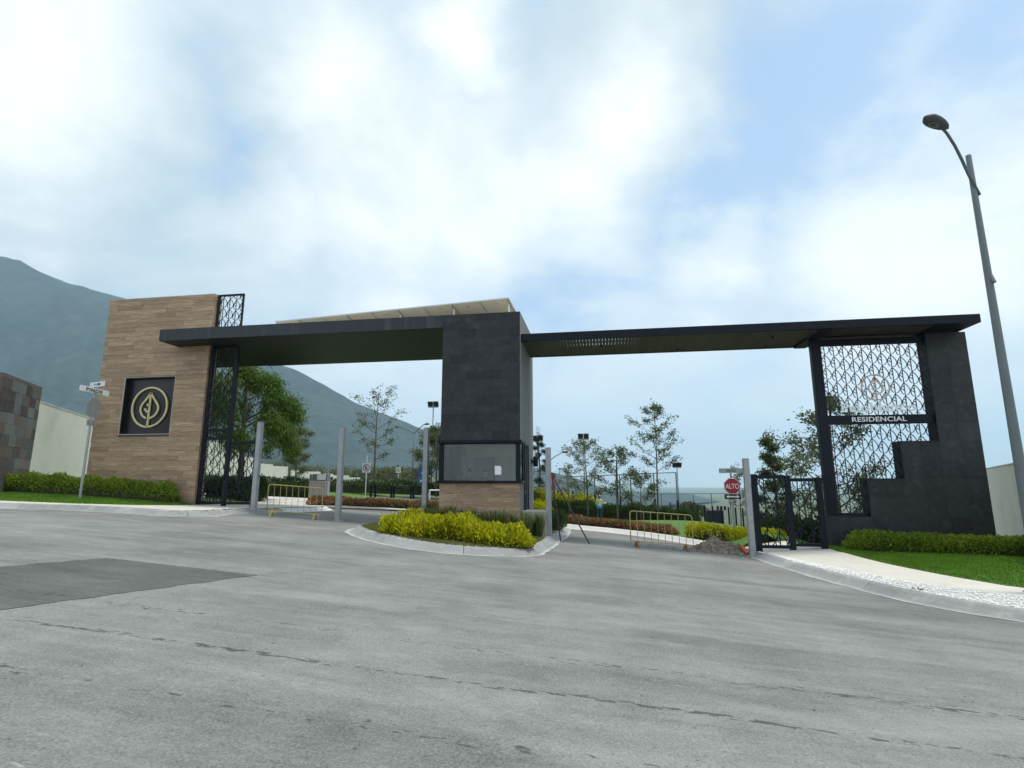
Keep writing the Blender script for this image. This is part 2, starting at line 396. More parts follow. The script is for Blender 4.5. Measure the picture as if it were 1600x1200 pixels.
CONC = material('kerb_concrete', (0.285, 0.288, 0.278), 0.9, var=0.16, vscale=2.5, bump=0.35, bscale=55, rnd=0.10, dirt=((0.44, 0.43, 0.40), 2.2, 0.6))
PALEC = material('pale_concrete', (0.62, 0.585, 0.50), 0.9, var=0.09, vscale=1.2, bump=0.3, bscale=60, dirt=((0.40, 0.375, 0.32), 0.9, 0.45))
WHITEK = material('white_kerb', (0.62, 0.61, 0.575), 0.85, var=0.1, vscale=2, dirt=((0.42, 0.41, 0.38), 1.5, 0.4))
BLOCKC = material('raw_concrete', (0.33, 0.315, 0.275), 0.9, var=0.14, vscale=2, bump=0.3, bscale=40, dirt=((0.22, 0.2, 0.17), 1.5, 0.5))
GALV = material('galvanised_steel', (0.33, 0.345, 0.345), 0.5, metal=0.25, var=0.14, vscale=4, bump=0.06, bscale=50, dirt=((0.22, 0.23, 0.225), 3, 0.5))
LAMPG = material('lamp_pole_paint', (0.13, 0.155, 0.155), 0.5, metal=0.2, var=0.12, vscale=3)
SIGNW = material('sign_white', (0.72, 0.75, 0.74), 0.45, var=0.05)
SIGNB = material('sign_back', (0.36, 0.38, 0.385), 0.4, metal=0.4, var=0.08)
SIGNR = material('sign_red', (0.40, 0.012, 0.030), 0.4, var=0.05)
SIGNK = material('sign_black', (0.012, 0.013, 0.016), 0.45, var=0.1)
SIGNBL = material('sign_blue', (0.010, 0.085, 0.42), 0.4, var=0.05)
TEXTK = material('sign_letter_black', (0.03, 0.03, 0.04), 0.5, var=0.05)
GOLD = material('brass_emblem', (0.66, 0.57, 0.29), 0.5, metal=0.0, var=0.06)
CHAMP = material('champagne_emblem', (0.55, 0.47, 0.40), 0.5, var=0.06)
LETW = material('white_letters', (0.80, 0.82, 0.82), 0.4, var=0.03)
BLACKP = material('black_panel', (0.010, 0.010, 0.012), 0.35, var=0.2, vscale=6)
TRIM = material('pale_trim', (0.50, 0.44, 0.36), 0.6, var=0.05)
YELP = material('yellow_paint', (0.42, 0.34, 0.12), 0.5, var=0.18, vscale=6, dirt=((0.25, 0.16, 0.07), 9, 0.6))
RUST = material('rusty_foot', (0.25, 0.11, 0.045), 0.8, var=0.25, vscale=12)
RODR = material('rusty_red_rod', (0.14, 0.025, 0.025), 0.6, var=0.3, vscale=5)
ROD = material('dark_rod', (0.035, 0.028, 0.03), 0.6, var=0.2)
ORANGE = material('orange_plastic', (0.72, 0.15, 0.06), 0.4, var=0.08)
SOIL = material('dug_soil', (0.25, 0.20, 0.15), 0.95, var=0.35, vscale=9, bump=0.9, bscale=22, dirt=((0.44, 0.40, 0.34), 8, 0.7))
MULCH = material('dry_verge_soil', (0.175, 0.150, 0.070), 0.95, var=0.3, vscale=6, bump=0.7, bscale=40, dirt=((0.10, 0.14, 0.030), 2.2, 0.85))
LAWN = material('lawn_turf', (0.075, 0.165, 0.020), 0.9, var=0.35, vscale=5, bump=0.8, bscale=90, dirt=((0.115, 0.165, 0.03), 1.3, 0.7))
SCRUB = material('scrubland', (0.085, 0.105, 0.045), 0.95, var=0.5, vscale=0.06, dirt=((0.05, 0.075, 0.03), 0.02, 0.8))
MOUNT = material('mountain_scrub', (0.020, 0.044, 0.046), 0.95, var=0.6, vscale=0.028, bump=0.0, dirt=((0.055, 0.085, 0.072), 0.006, 0.6))
PEBBLE = material('white_pebbles', (0.76, 0.75, 0.71), 0.8, var=0.12, vscale=20)
BARK = material('tree_bark', (0.115, 0.09, 0.070), 0.9, var=0.25, vscale=20, bump=0.5, bscale=40)
TWIG = material('hedge_twigs', (0.040, 0.040, 0.018), 0.95, var=0.3, vscale=10)
SLATW = material('brown_slat', (0.050, 0.033, 0.036), 0.6, var=0.2, vscale=4, rnd=0.2, stretch=(6, 1, 1))
WARMU = material('panel_underside', (0.52, 0.47, 0.37), 0.6, var=0.05)
ALU = material('aluminium', (0.5, 0.5, 0.48), 0.4, metal=0.6, var=0.05)
PVCELL = material('solar_cells', (0.01, 0.015, 0.05), 0.2, var=0.1)
ROOM = material('room_wall', (0.74, 0.75, 0.67), 0.9, var=0.05, vscale=1)
STONEB = material('mixed_stone_tile', (0.115, 0.088, 0.072), 0.8, var=0.2, vscale=4, rnd=0.55, bump=0.3, bscale=30)
STONEG = material('grey_stone_tile', (0.115, 0.12, 0.115), 0.8, var=0.2, vscale=4, rnd=0.4, bump=0.3, bscale=30)
GLASS = glass_mat('window_glass', (0.90, 0.95, 0.93), 0.0)
NET = net_mat('chain_link', (0.16, 0.19, 0.21), 0.10)
PAPER = material('paper', (0.85, 0.87, 0.86), 0.8, var=0.02)
SKIN = material('skin', (0.30, 0.17, 0.11), 0.6, var=0.05)
HAIR = material('black_hair', (0.012, 0.010, 0.009), 0.6, var=0.1)
SHIRTY = material('pale_yellow_shirt', (0.62, 0.60, 0.30), 0.85, var=0.1)
APRON = material('blue_apron', (0.10, 0.28, 0.55), 0.85, var=0.1)
JEANS = material('blue_trousers', (0.045, 0.09, 0.17), 0.9, var=0.15)
UNIF = material('grey_uniform', (0.10, 0.085, 0.085), 0.85, var=0.1)
SHOE = material('dark_shoes', (0.02, 0.02, 0.02), 0.6, var=0.1)

L_YELLOW = leaf_mat('golden_leaves', [(0.14, 0.20, 0.008), (0.34, 0.39, 0.010), (0.58, 0.56, 0.012), (0.70, 0.64, 0.016), (0.44, 0.47, 0.010)], trans=0.35)
L_HEDGE = leaf_mat('hedge_leaves', [(0.055, 0.115, 0.012), (0.17, 0.27, 0.018), (0.31, 0.38, 0.028), (0.10, 0.19, 0.014)])
L_DARK = leaf_mat('dark_hedge_leaves', [(0.025, 0.055, 0.012), (0.055, 0.10, 0.02), (0.035, 0.075, 0.015)])
L_FLOWER = leaf_mat('red_flower_leaves', [(0.08, 0.13, 0.02), (0.15, 0.18, 0.035), (0.42, 0.14, 0.095), (0.56, 0.25, 0.19), (0.13, 0.17, 0.03)])
L_GRASSC = leaf_mat('lilyturf_blades', [(0.05, 0.08, 0.02), (0.10, 0.14, 0.035), (0.19, 0.20, 0.08)], trans=0.2)
L_BLADE = leaf_mat('turf_blades', [(0.06, 0.145, 0.012), (0.12, 0.27, 0.016), (0.20, 0.33, 0.025)], trans=0.3)
L_DRY = leaf_mat('dry_turf_blades', [(0.09, 0.13, 0.02), (0.20, 0.20, 0.06), (0.27, 0.23, 0.09), (0.10, 0.16, 0.02)], trans=0.3)
L_WEEP = leaf_mat('weeping_leaves', [(0.036, 0.088, 0.008), (0.08, 0.16, 0.012), (0.16, 0.245, 0.02)], trans=0.4)
L_OAK = leaf_mat('oak_leaves', [(0.055, 0.085, 0.028), (0.10, 0.135, 0.052), (0.17, 0.19, 0.09)], trans=0.4)
L_OLIVE = leaf_mat('olive_leaves', [(0.09, 0.11, 0.045), (0.15, 0.17, 0.08), (0.20, 0.21, 0.11)], trans=0.4)
L_CONIF = leaf_mat('conifer_needles', [(0.02, 0.04, 0.018), (0.035, 0.06, 0.028)], trans=0.1)

# ------------------------------------------------------------------ the lie of the land
def sstep(x, a, b):
    t = np.clip((np.asarray(x, float) - a) / (b - a), 0, 1); return t * t * (3 - 2 * t)
def T(x, y):
    """height of the road surface and of the ground behind the gate"""
    x = np.asarray(x, float); y = np.asarray(y, float)
    xc = np.clip(x, -45, 30)
    fx = np.where(xc < -13, 0.91 - 0.035 * (xc + 13), np.where(xc > 8, -0.56 - 0.03 * (xc - 8), -0.07 * xc))
    z = fx - 0.0195 * np.clip(y, -30, 26)
    d = np.clip(y - 26, 0, None)
    a = x / np.maximum(y, 1.0)
    wr = sstep(a, -0.30, -0.06)
    right = -0.045 * np.minimum(d, 60) - 0.085 * np.clip(d - 60, 0, 500) - 0.012 * np.clip(d - 560, 0, 5000)
    left = 0.004 * np.minimum(d, 100) + 0.014 * np.clip(d - 100, 0, 900)
    return z + wr * right + (1 - wr) * left
def Tz(x, y): return float(T(x, y))
def gp(u, v, off=0.0):
    """where the line of sight through a pixel meets the ground"""
    d = ray(u, v); d = d / d[1]
    lo = 2.0; y = lo
    while y < 400:
        p = EYE + d * y
        if p[2] < Tz(p[0], p[1]) + off: break
        y += 0.5
    a, b = y - 0.5, y
    for _ in range(24):
        m = (a + b) / 2; p = EYE + d * m
        if p[2] < Tz(p[0], p[1]) + off: b = m
        else: a = m
    return EYE + d * b
def onY(u, Y, v=770):
    p = atY(u, v, Y); return float(p[0])

def sheet(name, xs, ys, zf, mat, kind='structure', keep=None):
    X, Y = np.meshgrid(xs, ys); Z = zf(X, Y)
    V = np.stack([X.ravel(), Y.ravel(), Z.ravel()], 1); nx, ny = len(xs), len(ys)
    i = (np.arange(ny - 1)[:, None] * nx + np.arange(nx - 1)[None, :]).ravel()
    F = np.stack([i, i + 1, i + 1 + nx, i + nx], 1)
    if keep is not None: c = V[F].mean(1); F = F[keep(c[:, 0], c[:, 1])]
    me = raw_mesh(name, V, F, mat); me.polygons.foreach_set('use_smooth', [True] * len(me.polygons))
    o = put(name, me, (0, 0, 0)); tag(o, kind=kind); return o
def noise2(x, y, seed=0, octaves=4, f0=1.0):
    r = np.random.default_rng(seed); out = 0; amp = 1.0
    for o in range(octaves):
        for _ in range(3):
            th = r.uniform(0, 2 * np.pi); ph = r.uniform(0, 2 * np.pi); f = f0 * (2 ** o) * r.uniform(0.7, 1.3)
            out = out + amp * np.sin((x * np.cos(th) + y * np.sin(th)) * f + ph) / 3
        amp *= 0.5
    return out

gx = np.unique(np.concatenate([np.linspace(-8900, -400, 44), np.linspace(-400, -60, 35), np.arange(-60, 61, 2.0), np.linspace(60, 300, 30), np.linspace(300, 8900, 30)]))
gy = np.unique(np.concatenate([np.linspace(-400, -40, 10), np.arange(-40, 101, 2.0), np.linspace(100, 500, 41), np.linspace(500, 3400, 40), np.linspace(3600, 14800, 20)]))
g = sheet('ground', gx, gy, lambda X, Y: T(X, Y) - 0.07 + np.where(Y > 120, 1.2 * noise2(X, Y, 3, 4, 0.02), 0), SCRUB)
tag(g, 'green scrubland falling away behind the gate', 'ground')

road = sheet('road', np.arange(-60, 60.1, 1.0), np.arange(-30, 31.1, 0.5), lambda X, Y: T(X, Y), A_ROAD, keep=lambda x, y: ~((x > 7.2) & (y > 14)) & ~((x < -34) & (y > 16) & (y < 28)))
tag(road, 'sun-bleached grey asphalt street running through the gate', 'road')

# darker asphalt repair
pc = [gp(0, 886), gp(165, 872), gp(400, 899), gp(215, 926), gp(0, 953)]
A, B, Cc = np.array(pc[1][:2]), np.array(pc[2][:2]), np.array(pc[4][:2])
e1 = B - A
far_l = A + (np.array(pc[0][:2]) - A) * 3.0; near_l = B + (Cc - B) * 1.8
N = 70; V = []; F = []
for i in range(N + 1):
    t = i / N
    P0 = A + (far_l - A) * t; P1 = B + (near_l - B) * t
    for j in range(N + 1):
        q = P0 + (P1 - P0) * j / N
        if j in (0, N) or i == 0: q = q + RNG.normal(0, 0.009, 2) + 0.018 * np.array([math.sin(i * .7 + j), math.cos(i * .9)])
        V.append((q[0], q[1], Tz(*q) + 0.005))
for i in range(N):
    for j in range(N): a = i * (N + 1) + j; F.append((a, a + 1, a + N + 2, a + N + 1))
tag(obj('asphalt_patch', V, F, A_PATCH, sm=True), 'dark rectangular asphalt repair in the pale street', 'road patch', kind='structure')

# ------------------------------------------------------------------ kerbs
def resample(pts, step):
    """smooth curve through points (x, y) -> evenly spaced points"""
    P = np.array(pts, float); out = []
    Q = np.vstack([2 * P[0] - P[1], P, 2 * P[-1] - P[-2]])
    for i in range(1, len(Q) - 2):
        for t in np.linspace(0, 1, 24, endpoint=False):
            p0, p1, p2, p3 = Q[i - 1], Q[i], Q[i + 1], Q[i + 2]
            out.append(0.5 * ((2 * p1) + (p2 - p0) * t + (2 * p0 - 5 * p1 + 4 * p2 - p3) * t ** 2 + (3 * p1 - p0 - 3 * p2 + p3) * t ** 3))
    out.append(P[-1]); out = np.array(out)
    L = np.concatenate([[0], np.cumsum(np.linalg.norm(np.diff(out[:, :2], axis=0), axis=1))])
    n = max(2, int(round(L[-1] / step)) + 1); s = np.linspace(0, L[-1], n)
    return np.stack([np.interp(s, L, out[:, k]) for k in range(out.shape[1])], 1)
def normals2(P):
    t = np.gradient(P[:, :2], axis=0); t /= np.linalg.norm(t, axis=1)[:, None] + 1e-9
    return np.stack([-t[:, 1], t[:, 0]], 1)
KPROF = [(-0.02, -0.03), (0.0, 0.006), (0.10, 0.018), (0.18, 0.075), (0.25, 0.135), (0.30, 0.158), (0.37, 0.165), (0.375, -0.05)]
KW = 0.365
PALEG = material('gutter_mortar', (0.46, 0.455, 0.43), 0.9, var=0.2, vscale=3, dirt=((0.27, 0.27, 0.26), 2.5, 0.8))
def kerb(name, pts, mat, seg=3.0, prof=KPROF, zf=Tz, hs=None):
    """kerb stones laid end to end along a path, the verge on its left side; returns the line of the kerb's back edge"""
    P = resample(pts, 0.25); Nn = normals2(P)
    root = bpy.data.objects.new(name, None); COL.objects.link(root); root['kind'] = 'structure'
    root.location = (P[0, 0], P[0, 1], zf(*P[0, :2])); WL[root] = Vector(root.location)
    per = max(2, int(seg / 0.25)); i = 0
    while i < len(P) - 1:
        j = min(i + per, len(P) - 1)
        if len(P) - 1 - j < 3: j = len(P) - 1
        V = []; F = []; k = len(prof)
        for q in range(i, j + 1):
            p = P[q, :2].copy()
            tt = np.array([Nn[q, 1], -Nn[q, 0]])
            if q == i: p = p + tt * 0.006
            if q == j: p = p - tt * 0.006
            h = 1.0 if hs is None else hs(P[q, :2] + Nn[q] * KW)
            z0 = zf(*P[q, :2])
            for d, z in prof: V.append((p[0] + Nn[q, 0] * d, p[1] + Nn[q, 1] * d, z0 + (z * h if z > 0.01 else z)))
        m = j - i + 1
        for a in range(m - 1):
            for b in range(k - 1): F.append((a * k + b, (a + 1) * k + b, (a + 1) * k + b + 1, a * k + b + 1))
        F.append(tuple(range(k))); F.append(tuple((m - 1) * k + b for b in range(k - 1, -1, -1)))
        o = obj('kerb_stone', V, F, mat, root, sm=False)
        if mat is CONC:
            V = []
            for q in range(i, j + 1):
                jit = 0.02 * math.sin(q * 1.7) + 0.015 * math.sin(q * 0.6)
                for d in (-0.085 + jit, 0.004):
                    a = P[q, :2] + Nn[q] * d; V.append((a[0], a[1], zf(*a) + 0.007))
            obj('gutter_edge', V, [(2 * a, 2 * a + 2, 2 * a + 3, 2 * a + 1) for a in range(j - i)], PALEG, root)
        i = j
    return np.stack([P[:, 0] + Nn[:, 0] * KW, P[:, 1] + Nn[:, 1] * KW], 1), root
def loft(name, A, B, za, zb, mat, n=24, m=6, bumpf=None):
    """surface between two lines, each a list of (x, y) points resampled to n; za, zb give heights"""
    def rs(L):
        L = np.array(L, float); s = np.concatenate([[0], np.cumsum(np.linalg.norm(np.diff(L, axis=0), axis=1))]); t = np.linspace(0, s[-1], n)
        return np.stack([np.interp(t, s, L[:, 0]), np.interp(t, s, L[:, 1])], 1)
    A, B = rs(A), rs(B); V = []; F = []
    for i in range(n):
        for j in range(m + 1):
            t = j / m; q = A[i] * (1 - t) + B[i] * t
            z = za(*A[i]) * (1 - t) + zb(*B[i]) * t + (bumpf(q[0], q[1], t) if bumpf else 0)
            V.append((q[0], q[1], z))
    for i in range(n - 1):
        for j in range(m): a = i * (m + 1) + j; F.append((a, a + m + 1, a + m + 2, a + 1))
    o = obj(name, V, F, mat, sm=True); tag(o, kind='structure'); return o, A, B

def g2(u, v, off=0.0): p = gp(u, v, off); return (float(p[0]), float(p[1]))
K = 0.165
# left verge, along the street and round into the entrance
kl = [(-60, 14.0), (-40, 14.1), (-26, 14.2), g2(0, 795), g2(80, 797), g2(150, 800), g2(215, 804), g2(255, 807), g2(290, 807)]
pL = g2(290, 807)
pD = g2(268, 803, 0.1)
dipL = lambda x, y: 1.0 - 0.75 * math.exp(-((x - pD[0]) ** 2 + (y - pD[1]) ** 2) / 0.16)
kl += [(pL[0] + 0.45, pL[1] + 0.55), (-12.55, 17.2), (-12.35, 18.8), (-12.3, 20.2)]
backL, r = kerb('kerb_left', kl, CONC, hs=lambda p: dipL(*p))
tag(r, 'grey concrete kerb in front of the timber-clad wall', 'kerb')
zL = lambda x, y: Tz(x, y) + (K - 0.006) * dipL(x, y)
nb = backL[(backL[:, 0] > -60)]
def rs_line(L, n=60):
    L = np.array(L, float); s = np.concatenate([[0], np.cumsum(np.linalg.norm(np.diff(L, axis=0), axis=1))]); t = np.linspace(0, s[-1], n)
    return np.stack([np.interp(t, s, L[:, 0]), np.interp(t, s, L[:, 1])], 1)
bankL = lambda x: float(np.interp(x, [-40, -27, -20, -16, -15.4], [0.4, 0.36, 0.27, 0.14, 0.02]))
walkL_in = [(-60, 15.5), (-40, 15.4), (-26, 15.55), (-20, 15.75), (-17.5, 16.2), (-16.0, 17.0), (-15.45, 18.0), (-15.4, 19.0), (-15.4, 21.0)]
o, a_, b_ = loft('pavement_left', nb, walkL_in, zL, lambda x, y: Tz(x, y) + K, PALEC, n=80, m=4)
tag(o, 'pale concrete pavement strip beside the left kerb', 'pavement')
o, a_, b_ = loft('lawn_left', walkL_in[:8], [(-60, 21), (-40, 21), (-28, 21), (-22, 21), (-20, 20.5), (-18, 19.6), (-16.2, 19.3), (-15.45, 19.2)], lambda x, y: Tz(x, y) + K, lambda x, y: Tz(x, y) + K + bankL(x), LAWN, n=60, m=8)
tag(o, 'strip of mown turf before the left hedge', 'lawn')

# right verge: kerb, ramp notch, white pebbles, pavement, lawn
krt = [g2(1165, 868), g2(1190, 876), g2(1213, 884), g2(1255, 897), g2(1300, 910), g2(1400, 936), g2(1500, 956), g2(1600, 972), (9.2, 10.1), (13, 9.6), (30, 9.2), (60, 9.0)]
pR = g2(1216, 880, 0.1)
dipR = lambda x, y: 1.0 - 0.8 * math.exp(-((x - pR[0]) ** 2 + (y - pR[1]) ** 2) / 0.14)
backR, r = kerb('kerb_right', krt, CONC, hs=lambda p: dipR(*p))
tag(r, 'grey concrete kerb beside the white pebbles', 'kerb')
def zRk(x, y): return Tz(x, y) + (K - 0.006) * dipR(x, y)
zw = -0.55
pebR = [(4.75, 18.6), (5.2, 17.8), g2(1262, 877, 0.2), g2(1330, 889, 0.2), g2(1400, 903, 0.2), g2(1500, 920, 0.2), g2(1600, 935, 0.2), (10.0, 11.4), (13.5, 10.9), (30, 10.4), (60, 10.2)]
def on_level(u, v, z): d = ray(u, v); p = EYE + d * ((z - EYE[2]) / d[2]); return (float(p[0]), float(p[1]))
lawnR = [(6.95, 19.25), on_level(1310, 866, -0.48), on_level(1345, 873, -0.52), on_level(1400, 886, -0.54), on_level(1480, 902, -0.56), on_level(1600, 922, -0.58), (10.6, 13.2), (14, 12.4), (30, 12.0), (60, 11.8)]
hedR = [(7.0, 19.32), (8, 19.32), (9, 19.35), (10, 19.4), (11, 19.4), (12, 19.4), (13.5, 19.4), (16, 19.4), (30, 19.4), (60, 19.4)]
def zPeb(x, y): return max(Tz(x, y) + K, zw - 0.03 if x < 9 else -9) if y > 12 else Tz(x, y) + K + 0.02
def zLawnEdge(x, y): return float(np.interp(x, [6.9, 7.3, 9, 12, 30], [-0.40, -0.50, -0.57, -0.70, -1.0]))
def zHed(x, y): return float(np.interp(x, [6.9, 8, 11, 14, 30], [-0.38, -0.40, -0.42, -0.5, -0.8]))
o, PA, PB = loft('pebble_bed', backR, pebR, zRk, zPeb, WHITEK, n=90, m=3); tag(o, 'bed of white pebbles along the right kerb', 'pebble bed')
o, a_, b_ = loft('pavement_right', pebR, lawnR, zPeb, zLawnEdge, PALEC, n=90, m=6); tag(o, 'pale concrete pavement leading to the right pedestrian gate', 'pavement')
o, LA, LB = loft('lawn_right', lawnR, hedR, lambda x, y: zLawnEdge(x, y) + 0.01, zHed, LAWN, n=60, m=10); tag(o, 'bright green lawn before the dark stone wall', 'lawn')
# pavement carrying on through the right gate
V = [(4.75, 18.6, zPeb(4.75, 18.6)), (6.95, 19.25, -0.40), (6.95, 23.5, -0.62), (4.9, 23.5, -0.75)]
tag(obj('pavement_gate', V, [(0, 1, 2, 3)], PALEC), 'pale pavement passing under the right pedestrian gate', 'pavement', kind='structure')
# pebbles
def scatter_stones(name, pts, size, mat, seed, flat=0.6):
    r = np.random.default_rng(seed); n = len(pts)
    oc = np.array([(1, 0, 0), (-1, 0, 0), (0, 1, 0), (0, -1, 0), (0, 0, 1), (0, 0, -1)], float)
    fc = np.array([(0, 2, 4), (2, 1, 4), (1, 3, 4), (3, 0, 4), (2, 0, 5), (1, 2, 5), (3, 1, 5), (0, 3, 5)])
    s = r.uniform(0.5, 1.0, (n, 1)) * size * np.stack([r.uniform(0.7, 1.3, n), r.uniform(0.7, 1.3, n), r.uniform(0.5, 1, n) * flat], 1)
    th = r.uniform(0, 6.28, n); L = oc[None] * s[:, None, :] * r.uniform(0.8, 1.2, (n, 6, 1))
    X = L[:, :, 0] * np.cos(th)[:, None] - L[:, :, 1] * np.sin(th)[:, None]; Y = L[:, :, 0] * np.sin(th)[:, None] + L[:, :, 1] * np.cos(th)[:, None]
    V = np.stack([X, Y, L[:, :, 2]], 2) + np.asarray(pts)[:, None, :]
    F = (fc[None] + 6 * np.arange(n)[:, None, None]).reshape(-1, 3)
    return raw_mesh(name, V.reshape(-1, 3), F, mat)
pts = []
for i in range(len(PA) - 1):
    if PA[i][0] > 12: break
    if PA[i][1] > 17.6 and False: continue
    for _ in range(300):
        t, s = RNG.random(), RNG.random() ** 0.8
        a = PA[i] * (1 - t) + PA[i + 1] * t; b = PB[i] * (1 - t) + PB[i + 1] * t
        q = a * (1 - s) + b * s
        pts.append((q[0], q[1], zRk(*a) * (1 - s) + zPeb(*b) * s + 0.012))
tag(put('white_gravel', scatter_stones('white_gravel', pts, 0.034, PEBBLE, 3), (0, 0, 0)), 'loose white pebbles strewn along the right kerb', 'gravel', kind='stuff')
pts = []
for _ in range(420):
    i = RNG.integers(len(nb) - 60, len(nb) - 2); q = nb[i] + RNG.normal(0, 0.22, 2) + np.array([0, 0.28])
    pts.append((q[0], q[1], zL(*q) + 0.012))
tag(put('stone_chips', scatter_stones('stone_chips', pts, 0.03, PEBBLE, 5), (0, 0, 0)), 'small pale stone chips strewn on the left pavement', 'gravel', kind='stuff')

# planted island round the guard booth
isl = [(-7.35, 25.0), (-7.45, 21.0), (-7.55, 18.2), (-7.55, 16.2), g2(545, 832), g2(563, 841), g2(590, 848), g2(640, 858), g2(700, 865), g2(770, 869), g2(832, 869), g2(850, 862), g2(864, 854), g2(872, 846), (-1.36, 20.5), (-1.5, 24.5)]
backI, r = kerb('kerb_island', isl, CONC); tag(r, 'curved grey kerb round the guard booth island', 'kerb')
V = [(float(p[0]), float(p[1]), Tz(*p) + K - 0.008) for p in backI]
c = np.mean(backI, 0)
# fan rows so that the bed follows the slope
V2 = []; F2 = []
rings = 8
for k in range(rings):
    for p in backI:
        q = p * (1 - k / rings) + c * (k / rings); V2.append((q[0], q[1], Tz(*q) + K - 0.008 + 0.04 * math.sin(k / rings * 1.5)))
nI = len(backI)
for k in range(rings - 1):
    for i in range(nI - 1): F2.append((k * nI + i, k * nI + i + 1, (k + 1) * nI + i + 1, (k + 1) * nI + i))
    F2.append((k * nI + nI - 1, k * nI, (k + 1) * nI, (k + 1) * nI + nI - 1))
F2.append(tuple((rings - 1) * nI + i for i in range(nI)))
tag(obj('island_bed', V2, F2, MULCH, sm=True), 'patchy grass bed on the booth island', 'planting bed', kind='structure')

# far kerb of the inner road with lawn behind
fk = [(-46, 30.6), (-30, 30.3), (-18, 30.0), g2(590, 793), g2(640, 797), (-6.5, 27.6), g2(880, 825), g2(940, 831), g2(1000, 838), g2(1045, 845), g2(1085, 852), (3.9, 21.3), (4.35, 20.6)]
backF, r = kerb('kerb_inner', fk, WHITEK, seg=4.0); tag(r, 'white kerb on the far side of the inner road', 'kerb')
crest = [(-46, 62), (-30, 60), (-20, 58), (-14, 56), (-8, 54), (-4, 52), (0, 50), (4, 46), (8, 42), (12, 36), (14, 30), (10, 25.5), (7.2, 24)]
o, FA, FB = loft('lawn_inner', backF, crest, lambda x, y: Tz(x, y) + K, lambda x, y: Tz(x, y) + 0.14, LAWN, n=90, m=22,
                 bumpf=lambda x, y, t: 0.45 * math.exp(-((x - 5) / 3.5) ** 2) * math.sin(math.pi * t) ** 2)
tag(o, 'green lawn sloping behind the inner road', 'lawn')
def zlawn_in(x, y):
    return Tz(x, y) + 0.15
# inner left pavement with its rounded nose
nose = [(-12.3, 20.2), (-12.2, 21.2), (-12.05, 22.3), (-12.15, 23.5), (-12.7, 24.6), (-13.9, 25.9), (-15.8, 27.4), (-19.5, 28.6), (-30, 29.0)]
backN, r = kerb('kerb_nose', nose, WHITEK, seg=3.0); tag(r, 'pale kerb round the nose of the inner left pavement', 'kerb')
o, a_, b_ = loft('pavement_inner', backN, [(-15.4, 20.4), (-15.5, 21.2), (-15.6, 22), (-16, 23), (-16.6, 24), (-17.4, 25), (-18.2, 26), (-20.5, 27.0), (-30, 27.6)], lambda x, y: Tz(x, y) + K - 0.006, lambda x, y: Tz(x, y) + K, PALEC, n=50, m=5)
tag(o, 'pale curved pavement inside the left gate', 'pavement')
o, a_, b_ = loft('lawn_gate', [(-15.4, 20.4), (-15.5, 21.2), (-15.6, 22), (-16, 23), (-16.6, 24), (-17.4, 25), (-18.2, 26), (-20.5, 27.0), (-30, 27.6)], [(-30, 20.6), (-32, 22), (-34, 23), (-34, 24), (-34, 25), (-34, 26), (-34, 27), (-34, 27.8)], lambda x, y: Tz(x, y) + K, lambda x, y: Tz(x, y) + K, LAWN, n=30, m=5)
tag(o, 'turf behind the timber-clad wall', 'lawn')

# ------------------------------------------------------------------ mountain
RID = [(-3.1, 0.36), (-2.4, 0.50), (-1.9, 0.60), (-1.55, 0.585), (-1.40, 0.532), (-1.34, 0.522), (-1.2, 0.452), (-1.05, 0.407), (-0.85, 0.325), (-0.61, 0.228), (-0.49, 0.162), (-0.30, 0.088), (-0.12, 0.030), (0.02, -0.016), (0.2, -0.03)]
MY = 2100.0
rx = np.array([r[0] for r in RID]) * MY; rz = np.array([r[1] for r in RID]) * MY
xs = np.linspace(rx[0], rx[-1], 340); sv = np.concatenate([np.linspace(0, 1, 70), np.linspace(1.02, 1.6, 14)])
X, S = np.meshgrid(xs, sv); H = np.interp(X, rx, rz)
Yb = 650 + (MY - 650) * S
spur = noise2(X, Yb * 0.30, 11, 6, 0.007)
prof = np.where(S <= 1, S ** 1.35, 1 - (S - 1) * 1.0)
Z = -40 + (H + 40) * prof
Z = Z + spur * 0.10 * np.abs(H + 60) * np.clip(S * (1.02 - S) * 4, 0, 1)
Z = np.where(np.abs(S - 1) < 0.03, Z + noise2(X, Yb, 5, 3, 0.03) * 5, Z)
Xs = X * (0.35 + 0.65 * np.minimum(S, 1)) - 250 * (1 - np.minimum(S, 1))
V = np.stack([Xs.ravel(), Yb.ravel(), Z.ravel()], 1); nx, ny = len(xs), len(sv)
i = (np.arange(ny - 1)[:, None] * nx + np.arange(nx - 1)[None, :]).ravel()
me = raw_mesh('mountain', V, np.stack([i, i + 1, i + 1 + nx, i + nx], 1), MOUNT)
tag(put('mountain', me, (0, 0, 0)), 'dark scrub-covered mountain fading into haze behind the gate', 'mountain', kind='structure')

# ------------------------------------------------------------------ air
hz = bpy.data.materials.new('haze_air'); hz.use_nodes = True; ht = hz.node_tree; ht.nodes.clear()
pv = nd(ht, 'ShaderNodeVolumePrincipled', {'Color': (0.62, 0.84, 1.0, 1), 'Density': HAZE_DENSITY, 'Anisotropy': 0.15})
nd(ht, 'ShaderNodeOutputMaterial', {'Volume': pv.outputs[0]})
zmax = float(V[:, 2].max()) + 20
zmin = min(float(V[:, 2].min()), min(v.co.z for v in g.data.vertices)) - 1.0
tag(MB().box(-9000, 9000, -450, 15000, zmin, zmax).build('haze', hz, origin=(0, 0, 0)), 'pale blue haze filling the valley air', 'haze', kind='stuff')

